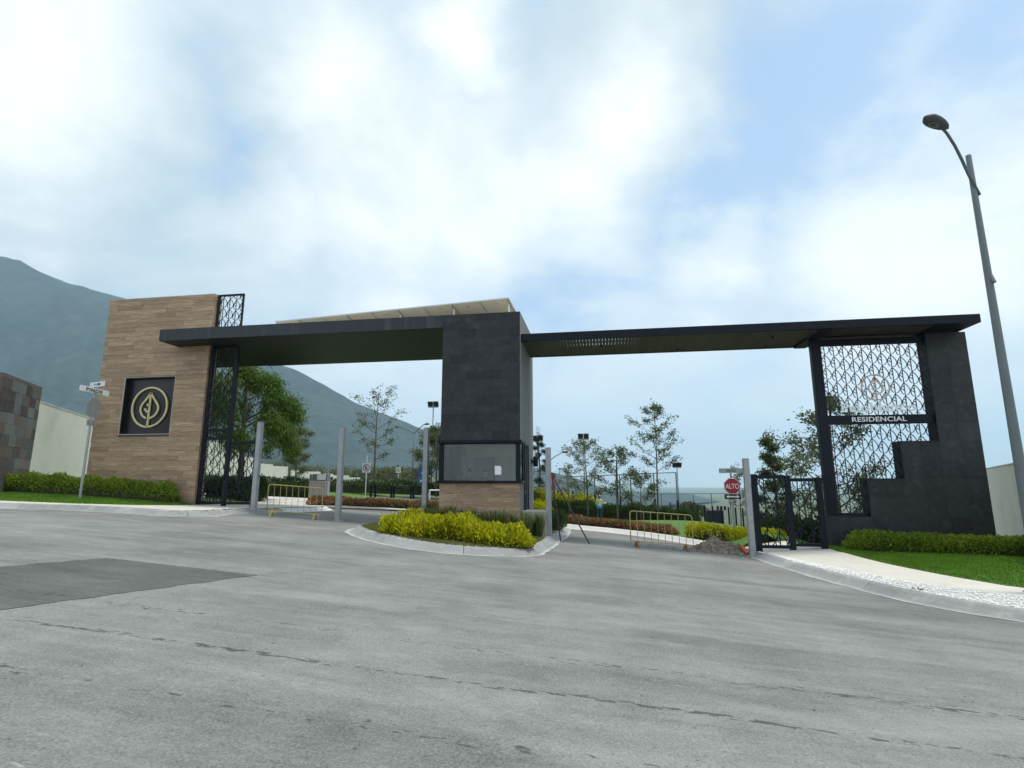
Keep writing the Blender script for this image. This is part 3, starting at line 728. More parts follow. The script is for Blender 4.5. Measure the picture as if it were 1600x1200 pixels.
# ------------------------------------------------------------------ shared pieces
_unit = {}
def unit_box(name, mat, bev=0.0):
    key = (name, mat.name)
    if key not in _unit:
        bm = bmesh.new(); bmesh.ops.create_cube(bm, size=1)
        me = bpy.data.meshes.new(name); bm.to_mesh(me); bm.free(); me.materials.append(mat); _unit[key] = me
    return _unit[key]
def piece(name, x0, x1, y0, y1, z0, z1, mat, parent):
    o = put(name, unit_box(name, mat), ((x0 + x1) / 2, (y0 + y1) / 2, (z0 + z1) / 2), parent)
    o.scale = (x1 - x0, y1 - y0, z1 - z0); return o
def text_mesh(body, height, depth, bold=0.0, spacing=1.0, xscale=1.0):
    """the letters of a word, each as (verts, faces) in x (along), y (up), z (out)"""
    cu = bpy.data.curves.new('lettering', 'FONT'); cu.body = body; cu.size = 1.0; cu.extrude = depth / 2; cu.offset = bold; cu.space_character = spacing
    cu.resolution_u = 4
    t = bpy.data.objects.new('lettering', cu); COL.objects.link(t)
    bpy.context.view_layer.update()
    dg = bpy.context.evaluated_depsgraph_get(); ev = t.evaluated_get(dg); me = ev.to_mesh()
    V = np.array([v.co[:] for v in me.vertices]); Fs = [list(p.vertices) for p in me.polygons]
    ev.to_mesh_clear(); bpy.data.objects.remove(t); bpy.data.curves.remove(cu)
    # welding the caps to the sides, then one component = one letter
    key = {}; rep = np.zeros(len(V), int); U = []
    for i, v in enumerate(V):
        k = tuple(np.round(v, 5))
        if k not in key: key[k] = len(U); U.append(v)
        rep[i] = key[k]
    U = np.array(U); Fs = [[int(rep[i]) for i in f] for f in Fs]
    par = list(range(len(U)))
    def find(a):
        while par[a] != a: par[a] = par[par[a]]; a = par[a]
        return a
    for f in Fs:
        for a in f[1:]: par[find(a)] = find(f[0])
    s = height / 0.72; U[:, 0] *= s * xscale; U[:, 1] *= s
    x0 = (U[:, 0].min() + U[:, 0].max()) / 2; U[:, 0] -= x0
    comp = {}
    for f in Fs: comp.setdefault(find(f[0]), []).append(f)
    out = []
    for c in sorted(comp, key=lambda c: U[comp[c][0][0]][0]):
        ids = sorted({i for f in comp[c] for i in f}); mp = {i: k for k, i in enumerate(ids)}
        fs = [f2 for f2 in ([mp[i] for i in f] for f in comp[c]) if len(set(f2)) >= 3]
        out.append((U[ids], fs))
    return out
def lettering(parent, body, origin, U, Vv, Nn, height, mat, depth=0.02, bold=0.0, spacing=1.0, xscale=1.0, name='letter'):
    origin, U, Vv, Nn = (np.array(a, float) for a in (origin, U, Vv, Nn))
    for vs_, fs in text_mesh(body, height, depth, bold, spacing, xscale):
        W = origin + vs_[:, :1] * U + vs_[:, 1:2] * Vv + vs_[:, 2:3] * Nn
        obj(name, W, fs, mat, parent)
LEAF = [[(0, .50), (.24, .34), (.47, .12), (.56, -.08), (.50, -.25), (.30, -.40), (0, -.46)],
        [(0, .50), (-.18, .34), (-.33, .12), (-.38, -.08), (-.32, -.26), (-.16, -.38)],
        [(0, .14), (-.20, .27)], [(0, -.10), (-.24, .05)], [(.56, -.08), (.70, .02)], [(0, -.46), (0, -.50)]]
def lattice(parent, rects, Y, mat, cw=0.29, ch=0.44, w=0.021, dep=0.02, x_off=0.0, z_off=0.0, name='leaf_lattice'):
    """cut steel screen of repeating leaves inside a set of rectangles (x0, x1, z0, z1)"""
    V = []; F = []
    X0 = min(r[0] for r in rects); X1 = max(r[1] for r in rects); Z0 = min(r[2] for r in rects); Z1 = max(r[3] for r in rects)
    def inside(x, z): return any(r[0] <= x <= r[1] and r[2] <= z <= r[3] for r in rects)
    def seg(p, q, ww):
        # clip by short steps
        L = math.hypot(q[0] - p[0], q[1] - p[1]); n = max(1, int(L / 0.07)); run = None
        for i in range(n):
            a, b = i / n, (i + 1) / n; m = (a + b) / 2
            ok = inside(p[0] + (q[0] - p[0]) * m, p[1] + (q[1] - p[1]) * m)
            if ok and run is None: run = a
            if run is not None and (not ok or i == n - 1):
                e = b if ok else a
                emit((p[0] + (q[0] - p[0]) * run, p[1] + (q[1] - p[1]) * run), (p[0] + (q[0] - p[0]) * e, p[1] + (q[1] - p[1]) * e), ww); run = None
    def emit(p, q, ww):
        dx, dz = q[0] - p[0], q[1] - p[1]; L = math.hypot(dx, dz)
        if L < 1e-4: return
        nx, nz = -dz / L * ww / 2, dx / L * ww / 2; ex, ez = dx / L * ww * 0.25, dz / L * ww * 0.25
        c = [(p[0] - ex + nx, p[1] - ez + nz), (q[0] + ex + nx, q[1] + ez + nz), (q[0] + ex - nx, q[1] + ez - nz), (p[0] - ex - nx, p[1] - ez - nz)]
        n = len(V)
        V.extend([(x, Y, z) for x, z in c] + [(x, Y + dep, z) for x, z in c])
        F.extend([(n, n + 1, n + 2, n + 3), (n + 7, n + 6, n + 5, n + 4), (n, n + 4, n + 5, n + 1), (n + 2, n + 6, n + 7, n + 3)])
    nc = int((X1 - X0) / cw) + 3
    for i in range(-1, nc):
        x = X0 + x_off + i * cw
        seg((x, Z0), (x, Z1), w)
        ph = ((i * 5) % 6) / 6.0 * ch
        k = int((Z1 - Z0) / ch) + 4
        for j in range(-2, k):
            z = Z0 + z_off + ph + j * ch
            for pl in LEAF:
                for a, b in zip(pl[:-1], pl[1:]): seg((x + a[0] * cw, z + a[1] * ch), (x + b[0] * cw, z + b[1] * ch), w * 0.92)
    return obj(name, V, F, mat, parent)
def leaf_emblem(parent, c, rad, U, Vv, Nn, mat, th, dep=0.04):
    """ring, leaf outline, stem and twigs, as separate parts"""
    c, U, Vv, Nn = (np.array(a, float) for a in (c, U, Vv, Nn))
    def strip(pts, closed=False, name='emblem_line'):
        P = np.array(pts, float); n = len(P)
        t = np.gradient(P, axis=0) if not closed else np.roll(P, -1, 0) - np.roll(P, 1, 0)
        t /= np.linalg.norm(t, axis=1)[:, None] + 1e-9; nn = np.stack([-t[:, 1], t[:, 0]], 1)
        V = []; F = []
        for i in range(n):
            for s in (1, -1):
                q = P[i] + nn[i] * th / 2 * s
                for d in (0, dep): V.append(c + U * q[0] + Vv * q[1] + Nn * d)
        for i in range(n if closed else n - 1):
            a, b = 4 * i, 4 * ((i + 1) % n)
            F += [(a + 1, b + 1, b + 3, a + 3), (a, b, b + 1, a + 1), (a + 2, a + 3, b + 3, b + 2), (a, a + 2, b + 2, b)]
        if not closed: F += [(0, 1, 3, 2), (4 * n - 4, 4 * n - 2, 4 * n - 1, 4 * n - 3)]
        obj(name, V, F, mat, parent)
    strip([(rad * math.cos(a), rad * math.sin(a)) for a in np.linspace(0, 2 * math.pi, 48, endpoint=False)], True, 'emblem_ring')
    lf = resample([(0, .72), (.22, .42), (.46, .10), (.50, -.15), (.36, -.42), (.02, -.60)], 0.06) * rad
    rt = resample([(0, .72), (-.22, .42), (-.46, .10), (-.50, -.15), (-.36, -.42), (-.14, -.56)], 0.06) * rad
    strip(lf, name='leaf_outline'); strip(rt, name='leaf_outline')
    strip([(0, rad * .72), (0, 0), (0, -rad)], name='stem')
    strip([(0, rad * .02), (-rad * .16, rad * .16)], name='twig'); strip([(0, -rad * .32), (-rad * .28, -rad * .08)], name='twig')

# ------------------------------------------------------------------ timber-clad wall (left)
WX0, WX1, WY = -20.4, -15.46, 19.0
WTOP = 9.22
wb = Tz(-18, 19) - 0.4
NX0, NX1, NZ0, NZ1 = -19.15, -16.86, 3.53, 5.84
w = thing('entrance_wall', ((WX0 + WX1) / 2, WY, wb), 'tall wall clad in brown wood-look planks with a black square niche', 'wall')
mb = MB()
t0 = WY + 0.02; t1 = WY + 0.45
mb.box(WX0 + .01, NX0, t0, t1, wb, WTOP - .01).box(NX1, WX1 - .01, t0, t1, wb, WTOP - .01).box(NX0, NX1, t0, t1, wb, NZ0).box(NX0, NX1, t0, t1, NZ1, WTOP - .01)
mb.build('core', GROUT, w)
ph = 0.19; gap = 0.006; z = wb + 0.25; row = 0
while z < WTOP - 0.02:
    z1 = min(z + ph, WTOP); x = WX0 - random.uniform(0, 1.2)
    while x < WX1:
        L = random.choice((1.2, 1.2, 1.2, 0.9)); xa, xb = max(x, WX0), min(x + L, WX1); x += L
        if xb - xa < 0.04: continue
        spans = [(xa, xb)]
        if z1 > NZ0 + 0.02 and z < NZ1 - 0.02: spans = [(xa, min(xb, NX0)), (max(xa, NX1), xb)]
        for sa, sb in spans:
            if sb - sa > 0.05:
                pr = random.uniform(0, 0.006)
                piece('plank', sa + gap / 2, sb - gap / 2, WY - pr, t0, z + gap / 2, z1 - gap / 2, WOOD, w)
    z = z1; row += 1
z = wb + 0.25
while z < WTOP - 0.02:
    z1 = min(z + ph, WTOP)
    piece('plank', WX1 - .01, WX1, WY + 0.022, t1, z + gap / 2, z1 - gap / 2, WOOD, w); z = z1
MB().box(WX0 - .02, WX1 + .005, WY - .01, t1 + .02, WTOP, WTOP + .03).build('coping', TRIM, w)
tr = MB(); tw = 0.022
tr.box(NX0 - tw, NX1 + tw, WY - .012, WY + .03, NZ0 - tw, NZ0).box(NX0 - tw, NX1 + tw, WY - .012, WY + .03, NZ1, NZ1 + tw)
tr.box(NX0 - tw, NX0, WY - .0115, WY + .03, NZ0, NZ1).box(NX1, NX1 + tw, WY - .0115, WY + .03, NZ0, NZ1)
tr.build('niche_trim', TRIM, w)
sg = thing('wall_sign', ((NX0 + NX1) / 2, WY + .2, NZ0), 'black square sign with a golden leaf in a ring, set in the timber-clad wall', 'sign')
nb_ = MB(); nb_.box(NX0 + .002, NX1 - .002, WY + .22, WY + .26, NZ0 + .002, NZ1 - .002)
nb_.build('back_panel', BLACKP, sg)
nb_ = MB()
nb_.box(NX0 + .002, NX0 + .03, WY + .015, WY + .22, NZ0 + .002, NZ1 - .002).box(NX1 - .03, NX1 - .002, WY + .015, WY + .22, NZ0 + .002, NZ1 - .002)
nb_.box(NX0 + .03, NX1 - .03, WY + .015, WY + .22, NZ0 + .002, NZ0 + .03).box(NX0 + .03, NX1 - .03, WY + .015, WY + .22, NZ1 - .03, NZ1 - .002)
nb_.build('niche_frame', BLACKP, sg)
ec = atY(233, 636, WY + .15)
leaf_emblem(sg, (ec[0], WY + .20, ec[2]), 0.80, (1, 0, 0), (0, 0, 1), (0, -1, 0), GOLD, 0.07, 0.05)

# ------------------------------------------------------------------ left canopy
ROOFW = material('pale_bounce_roof', (0.62, 0.60, 0.55), 0.8, var=0.08, vscale=1)  # unseen roof top, made pale to bounce light onto the panel undersides
CY0 = 18.0; CY1 = 22.95; CZ0, CZ1 = 7.05, 7.50
BX0, BX1, BY1 = -5.44, -2.68, 21.5
c = thing('canopy', (-11, 20.5, CZ0), 'thick charcoal roof slab spanning from the timber-clad wall to the booth tower', 'canopy')
poly = [(-16.87, CY0 + .02), (BX0 - .003, CY0 + .02), (BX0 - .003, CY1), (-18.6, CY1), (-18.6, 19.5), (-15.44, 19.5), (-15.44, 18.985), (-16.87, 18.985)]
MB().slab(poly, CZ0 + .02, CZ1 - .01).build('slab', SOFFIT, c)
xs_ = np.linspace(-16.87, BX0 - .003, 6)
for a, b in zip(xs_[:-1], xs_[1:]):
    piece('fascia_panel', a + .002, b - .002, CY0, CY0 + .018, CZ0, CZ1, FASCIA, c)
piece('fascia_panel', -16.888, -16.872, CY0, 18.98, CZ0, CZ1, FASCIA, c)
MB().slab([(-16.84, CY0 + .06), (BX0 - .03, CY0 + .06), (BX0 - .03, CY1 - .02), (-18.5, CY1 - .02), (-18.5, 19.52), (-15.42, 19.52), (-15.42, 18.96), (-16.84, 18.96)], CZ1 - .009, CZ1 + .004).build('roof_cap', ROOFW, c)
ny = 3; ys_ = np.linspace(19.5, CY1 - .005, ny + 1)
xs2 = np.linspace(-15.42, BX0 - .01, 9)
for a, b in zip(xs2[:-1], xs2[1:]):
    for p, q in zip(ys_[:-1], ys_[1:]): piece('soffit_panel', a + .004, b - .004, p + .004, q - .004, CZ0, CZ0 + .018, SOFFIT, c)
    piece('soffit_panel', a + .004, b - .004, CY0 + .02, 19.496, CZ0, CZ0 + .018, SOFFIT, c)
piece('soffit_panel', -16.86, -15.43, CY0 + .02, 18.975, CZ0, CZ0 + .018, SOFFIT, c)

# leaf screens and gate by the timber-clad wall
def post(parent, x, y, z0, z1, sx=.12, sy=.12, mat=NAVY, name='post'):
    return MB().bbox(x - sx / 2, x + sx / 2, y - sy / 2, y + sy / 2, z0, z1, .006).build(name, mat, parent)
GY = 19.15
s1 = thing('roof_screen', (-14.85, GY, CZ1 + .012), 'short leaf-pattern steel screen standing on the canopy beside the timber-clad wall', 'screen')
zt = 9.23
post(s1, -15.36, GY, CZ1 + .012, zt, .09, .09); post(s1, -14.26, GY, CZ1 + .012, zt, .07, .07)
MB().bbox(-15.315, -14.295, GY - .04, GY + .04, zt - .07, zt, .004).build('rail', NAVY, s1)
MB().bbox(-15.315, -14.295, GY - .04, GY + .04, CZ1 + .012, CZ1 + .07, .004).build('rail', NAVY, s1)
lattice(s1, [(-15.315, -14.295, CZ1 + .07, zt - .07)], GY - .01, NAVY, x_off=.17)
gl = thing('pedestrian_gate', (-14.3, GY, Tz(-14.3, GY) + K), 'dark leaf-pattern steel gate and tall screen between the timber-clad wall and grey post', 'gate')
gz = lambda x: Tz(x, GY) + K
post(gl, -15.38, GY, gz(-15.38), CZ0 - .003, .13, .13); post(gl, -14.30, GY, gz(-14.3), CZ0 - .003, .15, .13); post(gl, -13.10, GY, gz(-13.1), gz(-13.1) + 2.46, .13, .13)
def rail(p, xa, xb, z, h, y=GY): return MB().bbox(xa, xb, y - .045, y + .045, z, z + h, .004).build('rail', NAVY, p)
zt1 = gz(-14.3) + 2.62
rail(gl, -15.315, -14.375, zt1 - .10, .10); rail(gl, -15.315, -14.375, zt1 + .22, .11); rail(gl, -15.315, -14.375, gz(-14.8) + .06, .10); rail(gl, -15.315, -14.375, CZ0 - .10, .09)
rail(gl, -14.225, -13.165, gz(-13.1) + 2.38, .10); rail(gl, -14.225, -13.165, gz(-14.2) + .06, .10)
lattice(gl, [(-15.315, -14.375, zt1 + .33, CZ0 - .10)], GY - .01, NAVY, x_off=.12)
lattice(gl, [(-15.315, -14.375, gz(-14.8) + .16, zt1 - .10)], GY - .01, NAVY, x_off=.12, z_off=.2)
lattice(gl, [(-15.315, -14.375, zt1, zt1 + .22)], GY - .01, NAVY, x_off=.05, cw=.13, ch=.25, w=.02, name='transom_lattice')
lattice(gl, [(-14.225, -13.165, gz(-14.2) + .16, gz(-13.1) + 2.38)], GY - .01, NAVY, x_off=.2, z_off=.3)
MB().box(-14.36, -14.30, GY - .11, GY - .068, gz(-14.3) + 1.0, gz(-14.3) + 1.18).build('lock_box', NAVY, gl)

# ------------------------------------------------------------------ guard booth
bz = Tz(-4, 19) + K - 0.3
SILL0, SILL1 = 1.60, 1.68; HEAD0, HEAD1 = 2.90, 3.03
bt = thing('guard_booth', ((BX0 + BX1) / 2, 19.7, bz), 'tower guard booth of charcoal tile over a glazed window and timber-clad base', 'guard booth')
mb = MB(); mb.box(BX0 + .012, BX1 - .012, CY0 + .015, BY1 - .01, HEAD1, CZ1 - .01)                # upper mass
mb.build('upper_block', DGROUT, bt)
th_, tw_ = 0.3, 0.6; z = HEAD1 + .001; rown = 0
while z < CZ1 - .02:
    z1 = min(z + th_, CZ1); x = BX0 - (0.3 if rown % 2 else 0.0)
    while x < BX1 - .01:
        xa, xb = max(x, BX0), min(x + tw_, BX1); x += tw_
        if xb - xa < .05: continue
        pr = random.uniform(0, .002); piece('stone_tile', xa + .002, xb - .002, CY0 - pr, CY0 + .014, z + .002, z1 - .002, SLATE, bt)
    z = z1; rown += 1
MB().box(BX1 - .012, BX1, CY0 + .018, BY1, HEAD1, CZ1).build('side_wall', PLASTER, bt)
MB().box(BX0, BX0 + .012, CY0 + .018, BY1, HEAD1, CZ0 - .01).build('side_wall', PLASTER, bt)
MB().box(BX0 + .02, BX1 - .02, CY0 + .03, BY1 - .03, CZ1 - .009, CZ1 + .006).build('roof_cap', ROOFW, bt)
# walls of the room below
WYE = 18.75                      # the corner glazing ends here
dy0, dy1 = 18.95, 19.85          # door
lw = MB()
lw.box(BX1 - .15, BX1, WYE, dy0, bz, HEAD1 - .001).box(BX1 - .15, BX1, dy1, BY1, bz, HEAD1 - .001).box(BX1 - .15, BX1, dy0, dy1, 2.92, HEAD1 - .001)
lw.box(BX0 + .15, BX1 - .15, BY1 - .15, BY1, bz, HEAD1 - .001)
lw.box(BX0, BX0 + .15, WYE + .6, 20.9, bz, SILL1).box(BX0, BX0 + .15, 20.9, BY1, bz, HEAD1 - .001)
lw.build('room_wall', PLASTER, bt)
MB().box(BX0 + .152, BX1 - .152, BY1 - .17, BY1 - .152, bz + .5, HEAD1 - .003).box(BX0 + .152, BX0 + .165, WYE + .62, 20.9, bz + .5, SILL1).box(BX0 + .152, BX0 + .165, 20.9, BY1 - .172, bz + .5, HEAD1 - .003).box(BX1 - .165, BX1 - .152, dy1, BY1 - .172, bz + .5, HEAD1 - .003).build('room_lining', ROOM, bt)
MB().box(BX0 + .152, BX1 - .152, CY0 + .16, BY1 - .172, HEAD1 - .03, HEAD1 - .004).build('room_ceiling', ROOM, bt)
MB().box(BX0 + .5, BX0 + 1.25, BY1 - .62, BY1 - .20, bz + .5, 2.6).build('locker', material('locker_grey', (.16, .19, .18), .6), bt)
MB().box(BX1 - 1.02, BX1 - .25, BY1 - .20, BY1 - .172, bz + .6, 2.62).build('inner_door', material('inner_door_white', (.62, .64, .60), .6), bt)
MB().box(BX0 + .02, BX1 - .02, CY0 + .02, BY1 - .02, bz + .45, bz + .5).build('room_floor', BLOCKC, bt)
MB().box(BX0 + .2, BX1 - .2, CY0 + .18, CY0 + .75, 1.36, 1.42).build('desk', SLATW, bt)
# timber-clad base
MB().box(BX0 + .012, BX1 - .001, CY0 + .012, CY0 + .15, bz, SILL0).box(BX0 + .012, BX0 + .15, CY0 + .15, WYE + .6, bz, SILL0).box(BX1 - .15, BX1 - .001, CY0 + .15, WYE, bz, SILL0).build('base_wall', PLASTER, bt)
z = SILL0; rown = 0
while z > bz + .1:
    z0 = max(z - .155, bz + .05); x = BX0 - random.uniform(0, .9)
    while x < BX1 - .01:
        L = random.choice((.9, 1.2)); xa, xb = max(x, BX0), min(x + L, BX1 - .02); x += L
        if xb - xa < .05: continue
        pr = random.uniform(0, .004); piece('plank', xa + .002, xb - .002, CY0 - pr, CY0 + .012, z0 + .002, z - .002, WOOD, bt)
    z = z0
MB().bbox(BX0 - .10, BX1 + .06, CY0 - .12, WYE + .10, SILL0, SILL1, .008).build('window_sill', NAVY, bt)
hd = MB(); hd.bbox(BX0 - .09, BX1 + .06, CY0 - .11, WYE + .08, HEAD0 + .03, HEAD1, .008).bbox(BX0 - .03, BX1 + .01, CY0 - .05, WYE + .02, HEAD0, HEAD0 + .03, .003)
hd.build('window_head', NAVY, bt)
for px, py, sx in ((BX0 + .05, CY0 + .02, .16), (BX1 - .07, CY0 + .02, .16), (BX1 - .03, WYE - .05, .09), (BX0 + .04, WYE + .5, .09)):
    MB().bbox(px - sx / 2, px + sx / 2, py - .05, py + .05, SILL1, HEAD0, .005).build('mullion', NAVY, bt)
MB().box(BX0 + .13, BX1 - .15, CY0 + .01, CY0 + .011, SILL1, HEAD0).build('front_pane', GLASS, bt)
MB().box(BX1 - .03, BX1 - .022, CY0 + .07, WYE - .1, SILL1, HEAD0).build('side_pane', GLASS, bt)
MB().box(BX0 + .03, BX0 + .038, CY0 + .07, WYE + .45, SILL1, HEAD0).build('side_pane', GLASS, bt)
MB().box(BX0 + .03, BX0 + .038, WYE + .56, 20.89, SILL1, HEAD1 - .004).build('side_pane', GLASS, bt)
dr = MB().box(BX1 - .10, BX1 - .04, dy0 + .003, dy1 - .003, bz + .5, 2.915).build('door', NAVY, bt)
MB().box(BX1 - .04, BX1 + .03, dy0 + .08, dy0 + .12, bz + 1.45, bz + 1.60).build('door_handle', ALU, dr)
fr_ = MB(); fr_.box(BX1 + .001, BX1 + .035, dy0 - .06, dy0 + .0, bz + .45, 2.97).box(BX1 + .001, BX1 + .035, dy1, dy1 + .06, bz + .45, 2.97).box(BX1 + .001, BX1 + .035, dy0, dy1, 2.92, 2.97)
fr_.build('door_frame', NAVY, bt)
wl_ = thing('wall_lamp', (BX1, 20.9, 2.35), 'small dark lamp fixed to the grey side of the guard booth', 'lamp')
MB().bbox(BX1 + .001, BX1 + .05, 20.82, 20.98, 2.32, 2.52, .01).build('back_plate', NAVY, wl_)
MB().lathe((BX1 + .16, 20.9, 2.22), [(.06, 0), (.085, .03), (.085, .34), (.06, .38)], 12).build('lamp_body', NAVY, wl_, True)
MB().box(BX1 + .05, BX1 + .09, 20.87, 20.93, 2.38, 2.44).build('bracket', NAVY, wl_)
pp = atY(778, 735, CY0); nt_ = thing('paper_notice', (pp[0], CY0 + .006, pp[2] - .14), 'white paper notice taped inside the booth window', 'notice')
MB().prism([(pp[0] - .11, pp[2] - .14), (pp[0] + .11, pp[2] - .14), (pp[0] + .11, pp[2] + .11), (pp[0] + .05, pp[2] + .15), (pp[0] - .11, pp[2] + .15)], CY0 + .004, CY0 + .0065).build('sheet', PAPER, nt_)
# concrete stub wall beside the booth
cb = MB(); cz0 = Tz(-2, 18.4)
cb.bbox(BX1 + .06, -1.86, 18.05, 19.3, cz0 - .1, .71, .015)
tag(cb.build('stub_wall', BLOCKC), 'low raw concrete wall between the guard booth and a grey post', 'wall')

# ------------------------------------------------------------------ solar panels on the roof
PR = atY(795, 466, 18.9); hz_ = PR[2]
dl = ray(430, 503); dl = dl / dl[1]; yl = (hz_ - 1.6) / dl[2]
PL_ = EYE + dl * yl
ax = Vector((PL_[0] - PR[0], PL_[1] - PR[1], 0)); Ltot = ax.length; ax.normalize()
back = Vector((-ax.y, ax.x, 0)); back = back if back.y > 0 else -back
tilt = math.radians(13); dn = (back * math.cos(tilt) + Vector((0, 0, -1)) * math.sin(tilt)).normalized(); nrm = ax.cross(dn).normalized(); nrm = nrm if nrm.z > 0 else -nrm
npan = 9; pw = Ltot / npan
for k in range(npan):
    a = Vector(PR) + ax * (k * pw + .015); b = Vector(PR) + ax * ((k + 1) * pw - .015); mid = (a + b) / 2
    Lw = 2.05
    sp_ = thing('solar_panel', (mid + dn * Lw / 2), 'framed solar panel tilted on the roof above the charcoal canopy', 'solar panel', 'row of solar panels on the canopy roof')
    def quadbox(p, q, d0, d1, t0, t1):
        P = [p + dn * d0, q + dn * d0, q + dn * d1, p + dn * d1]
        return [(x + nrm * t0)[:] for x in P] + [(x + nrm * t1)[:] for x in P], [(0, 1, 2, 3), (7, 6, 5, 4), (0, 4, 5, 1), (1, 5, 6, 2), (2, 6, 7, 3), (3, 7, 4, 0)]
    MB().add(*quadbox(a, b, 0, Lw, .0, .02)).build('back_sheet', WARMU, sp_)
    MB().add(*quadbox(a + ax * .02, b - ax * .02, .02, Lw - .02, .022, .03)).build('cells', PVCELL, sp_)
    f = MB()
    f.add(*quadbox(a, b, -.012, 0, -.02, .032)).add(*quadbox(a, b, Lw, Lw + .012, -.02, .032)).add(*quadbox(a - ax * .012, a, 0, Lw, -.02, .032)).add(*quadbox(b, b + ax * .012, 0, Lw, -.02, .032))
    f.build('frame', ALU, sp_)
    jb = a * .5 + b * .5; MB().add(*quadbox(jb - ax * .05, jb + ax * .05, .25, .30, -.012, -.001)).build('junction_box', SIGNB, sp_)
for k in range(0, npan + 1, 2):
    rk = Vector(PR) + ax * min(k * pw, Ltot - .05)
    if k == 0: rk = rk + ax * .08
    st = thing('panel_rack', (rk.x, rk.y, CZ1 + .025), 'slim white rack holding up the solar panels on the roof', 'rack', 'racks under the solar panels')
    p0 = rk + dn * .3 - nrm * .025; p1 = rk + dn * 1.8 - nrm * .025
    MB().beam(rk + dn * .05 - nrm * .045, rk + dn * 2.0 - nrm * .045, .04, .04).build('rafter', ALU, st)
    MB().tube([(p0.x, p0.y, CZ1 + .025), (p0.x, p0.y, p0.z - .04)], .025, 8).build('leg', SIGNW, st)
    MB().tube([(p1.x, p1.y, CZ1 + .025), (p1.x, p1.y, p1.z - .04)], .025, 8).build('leg', SIGNW, st)

# ------------------------------------------------------------------ right canopy: steel frame, slatted soffit
RY0, RY1, RZ0, RZ1 = 18.2, 20.75, 6.47, 6.74
RX0, RX1 = BX1 + .003, 11.62
RWY = 19.3
rc = thing('pergola_canopy', (4.5, 19.4, RZ0), 'long dark steel canopy with brown slatted soffit reaching to the stepped stone wall', 'canopy')
MB().bbox(RX0, RX1, RY0, RY0 + .12, RZ0, RZ1, .006).build('front_beam', NAVY, rc)
MB().bbox(RX0, 7.42, RY1 - .12, RY1, RZ0, RZ1, .006).build('back_beam', NAVY, rc)
MB().bbox(7.42, RX1, RY1 - .12, RY1, RZ0, RZ1, .006).build('back_beam', NAVY, rc)
MB().bbox(7.0, 7.40, RY0 + .123, RY1 - .123, RZ0 - .06, RZ1 - .01, .006).build('cross_beam', NAVY, rc)
MB().bbox(10.45, RX1, RY0 + .123, RY1 - .123, RZ0, RZ1 - .01, .006).build('end_panel', NAVY, rc)
MB().bbox(7.42, 10.44, 19.28, 19.36, RZ0 - .03, RZ0 + .10, .004).build('cross_beam', NAVY, rc)
sl = .112; x = RX0 + .01
while x < 10.4:
    if not (6.93 < x + .05 < 7.44):
        piece('slat', x, x + sl - .011, RY0 + .125, RY1 - .125, RZ0 + .015, RZ0 + .055, SLATW, rc)
    x += sl
# roofing boards above the slats, open in two strips
for ya, yb in ((RY0 + .125, RY0 + .40), (RY0 + .84, RY0 + 1.04), (RY0 + 1.44, RY1 - .125)):
    MB().box(RX0 + .01, 6.98, ya, yb, RZ0 + .10, RZ0 + .12).build('roof_board', SLATW, rc)
MB().box(7.42, 10.43, RY0 + .125, RY1 - .125, RZ0 + .10, RZ0 + .14).build('roof_board', SLATW, rc)
for u_, yy in ((940, 19.2), (1208, 19.0), (1058, 20.3), (1195, 20.4)):
    pt = atY(u_, 535, yy); xx = pt[0]
    sp_ = thing('spotlight', (xx, yy, RZ0 - .06), 'tiny black spotlight under the slatted soffit', 'lamp', 'spotlights under the slatted soffit')
    MB().lathe((xx, yy, RZ0 - .07), [(.03, 0), (.04, .01), (.04, .075), (.03, .084)], 10).build('housing', SIGNK, sp_, True)

# ------------------------------------------------------------------ stepped stone wall with leaf screen (right)
X0, XR = 7.13, 11.80
BW = -0.75; STOP = RZ0 - .003
OX0 = 7.42                       # left edge of the opening
steps = [(8.36, 0.56), (9.46, 1.74), (10.60, 2.92)]
rw = thing('stepped_wall', ((X0 + XR) / 2, RWY + .2, BW), 'tall dark stone-tiled wall stepped like stairs round a leaf screen', 'wall')
prof = [(X0, BW), (XR, BW), (XR, STOP), (10.60, STOP), (10.60, 2.92), (9.46, 2.92), (9.46, 1.74), (8.36, 1.74), (8.36, .56), (X0, .56)]
MB().prism(prof, RWY + .014, RWY + .52).build('core', DGROUT, rw)
def in_wall(xa, xb, za, zb):
    """tile clipped to the stepped outline (steps fall on tile joints)"""
    top = .56 if xb <= 8.361 else (1.74 if xb <= 9.461 else (2.92 if xb <= 10.601 else STOP))
    return min(zb, top)
zs = [BW, -.03, .56, 1.15, 1.74, 2.33, 2.92, 3.52, 4.12, 4.72, 5.32, 5.92, STOP]
xs_ = [X0, 7.745, 8.36, 8.91, 9.46, 10.03, 10.60, 11.20, XR]
for za, zb in zip(zs[:-1], zs[1:]):
    for xa, xb in zip(xs_[:-1], xs_[1:]):
        t = in_wall(xa, xb, za, zb)
        if t - za < .05: continue
        pr = random.uniform(0, .003); piece('stone_tile', xa + .002, xb - .002, RWY - pr, RWY + .013, za + .002, t - .002, SLATE, rw)
rv = MB()                        # steel lining of the opening
for (xa, za, zb) in ((10.60, 2.92, STOP), (9.46, 1.74, 2.92), (8.36, .56, 1.74)):
    rv.box(xa - .014, xa - .001, RWY - .02, RWY + .50, za + .014, zb - .002)
for (xa, xb, zz_) in ((9.46, 10.60, 2.92), (8.36, 9.46, 1.74), (X0 + .31, 8.36, .56)):
    rv.box(xa - .001, xb - .016, RWY - .02, RWY + .50, zz_ + .001, zz_ + .014)
rv.build('opening_lining', NAVY, rw)
MB().box(XR, XR + .012, RWY + .016, RWY + .52, BW, STOP).build('side_wall', SLATE, rw)
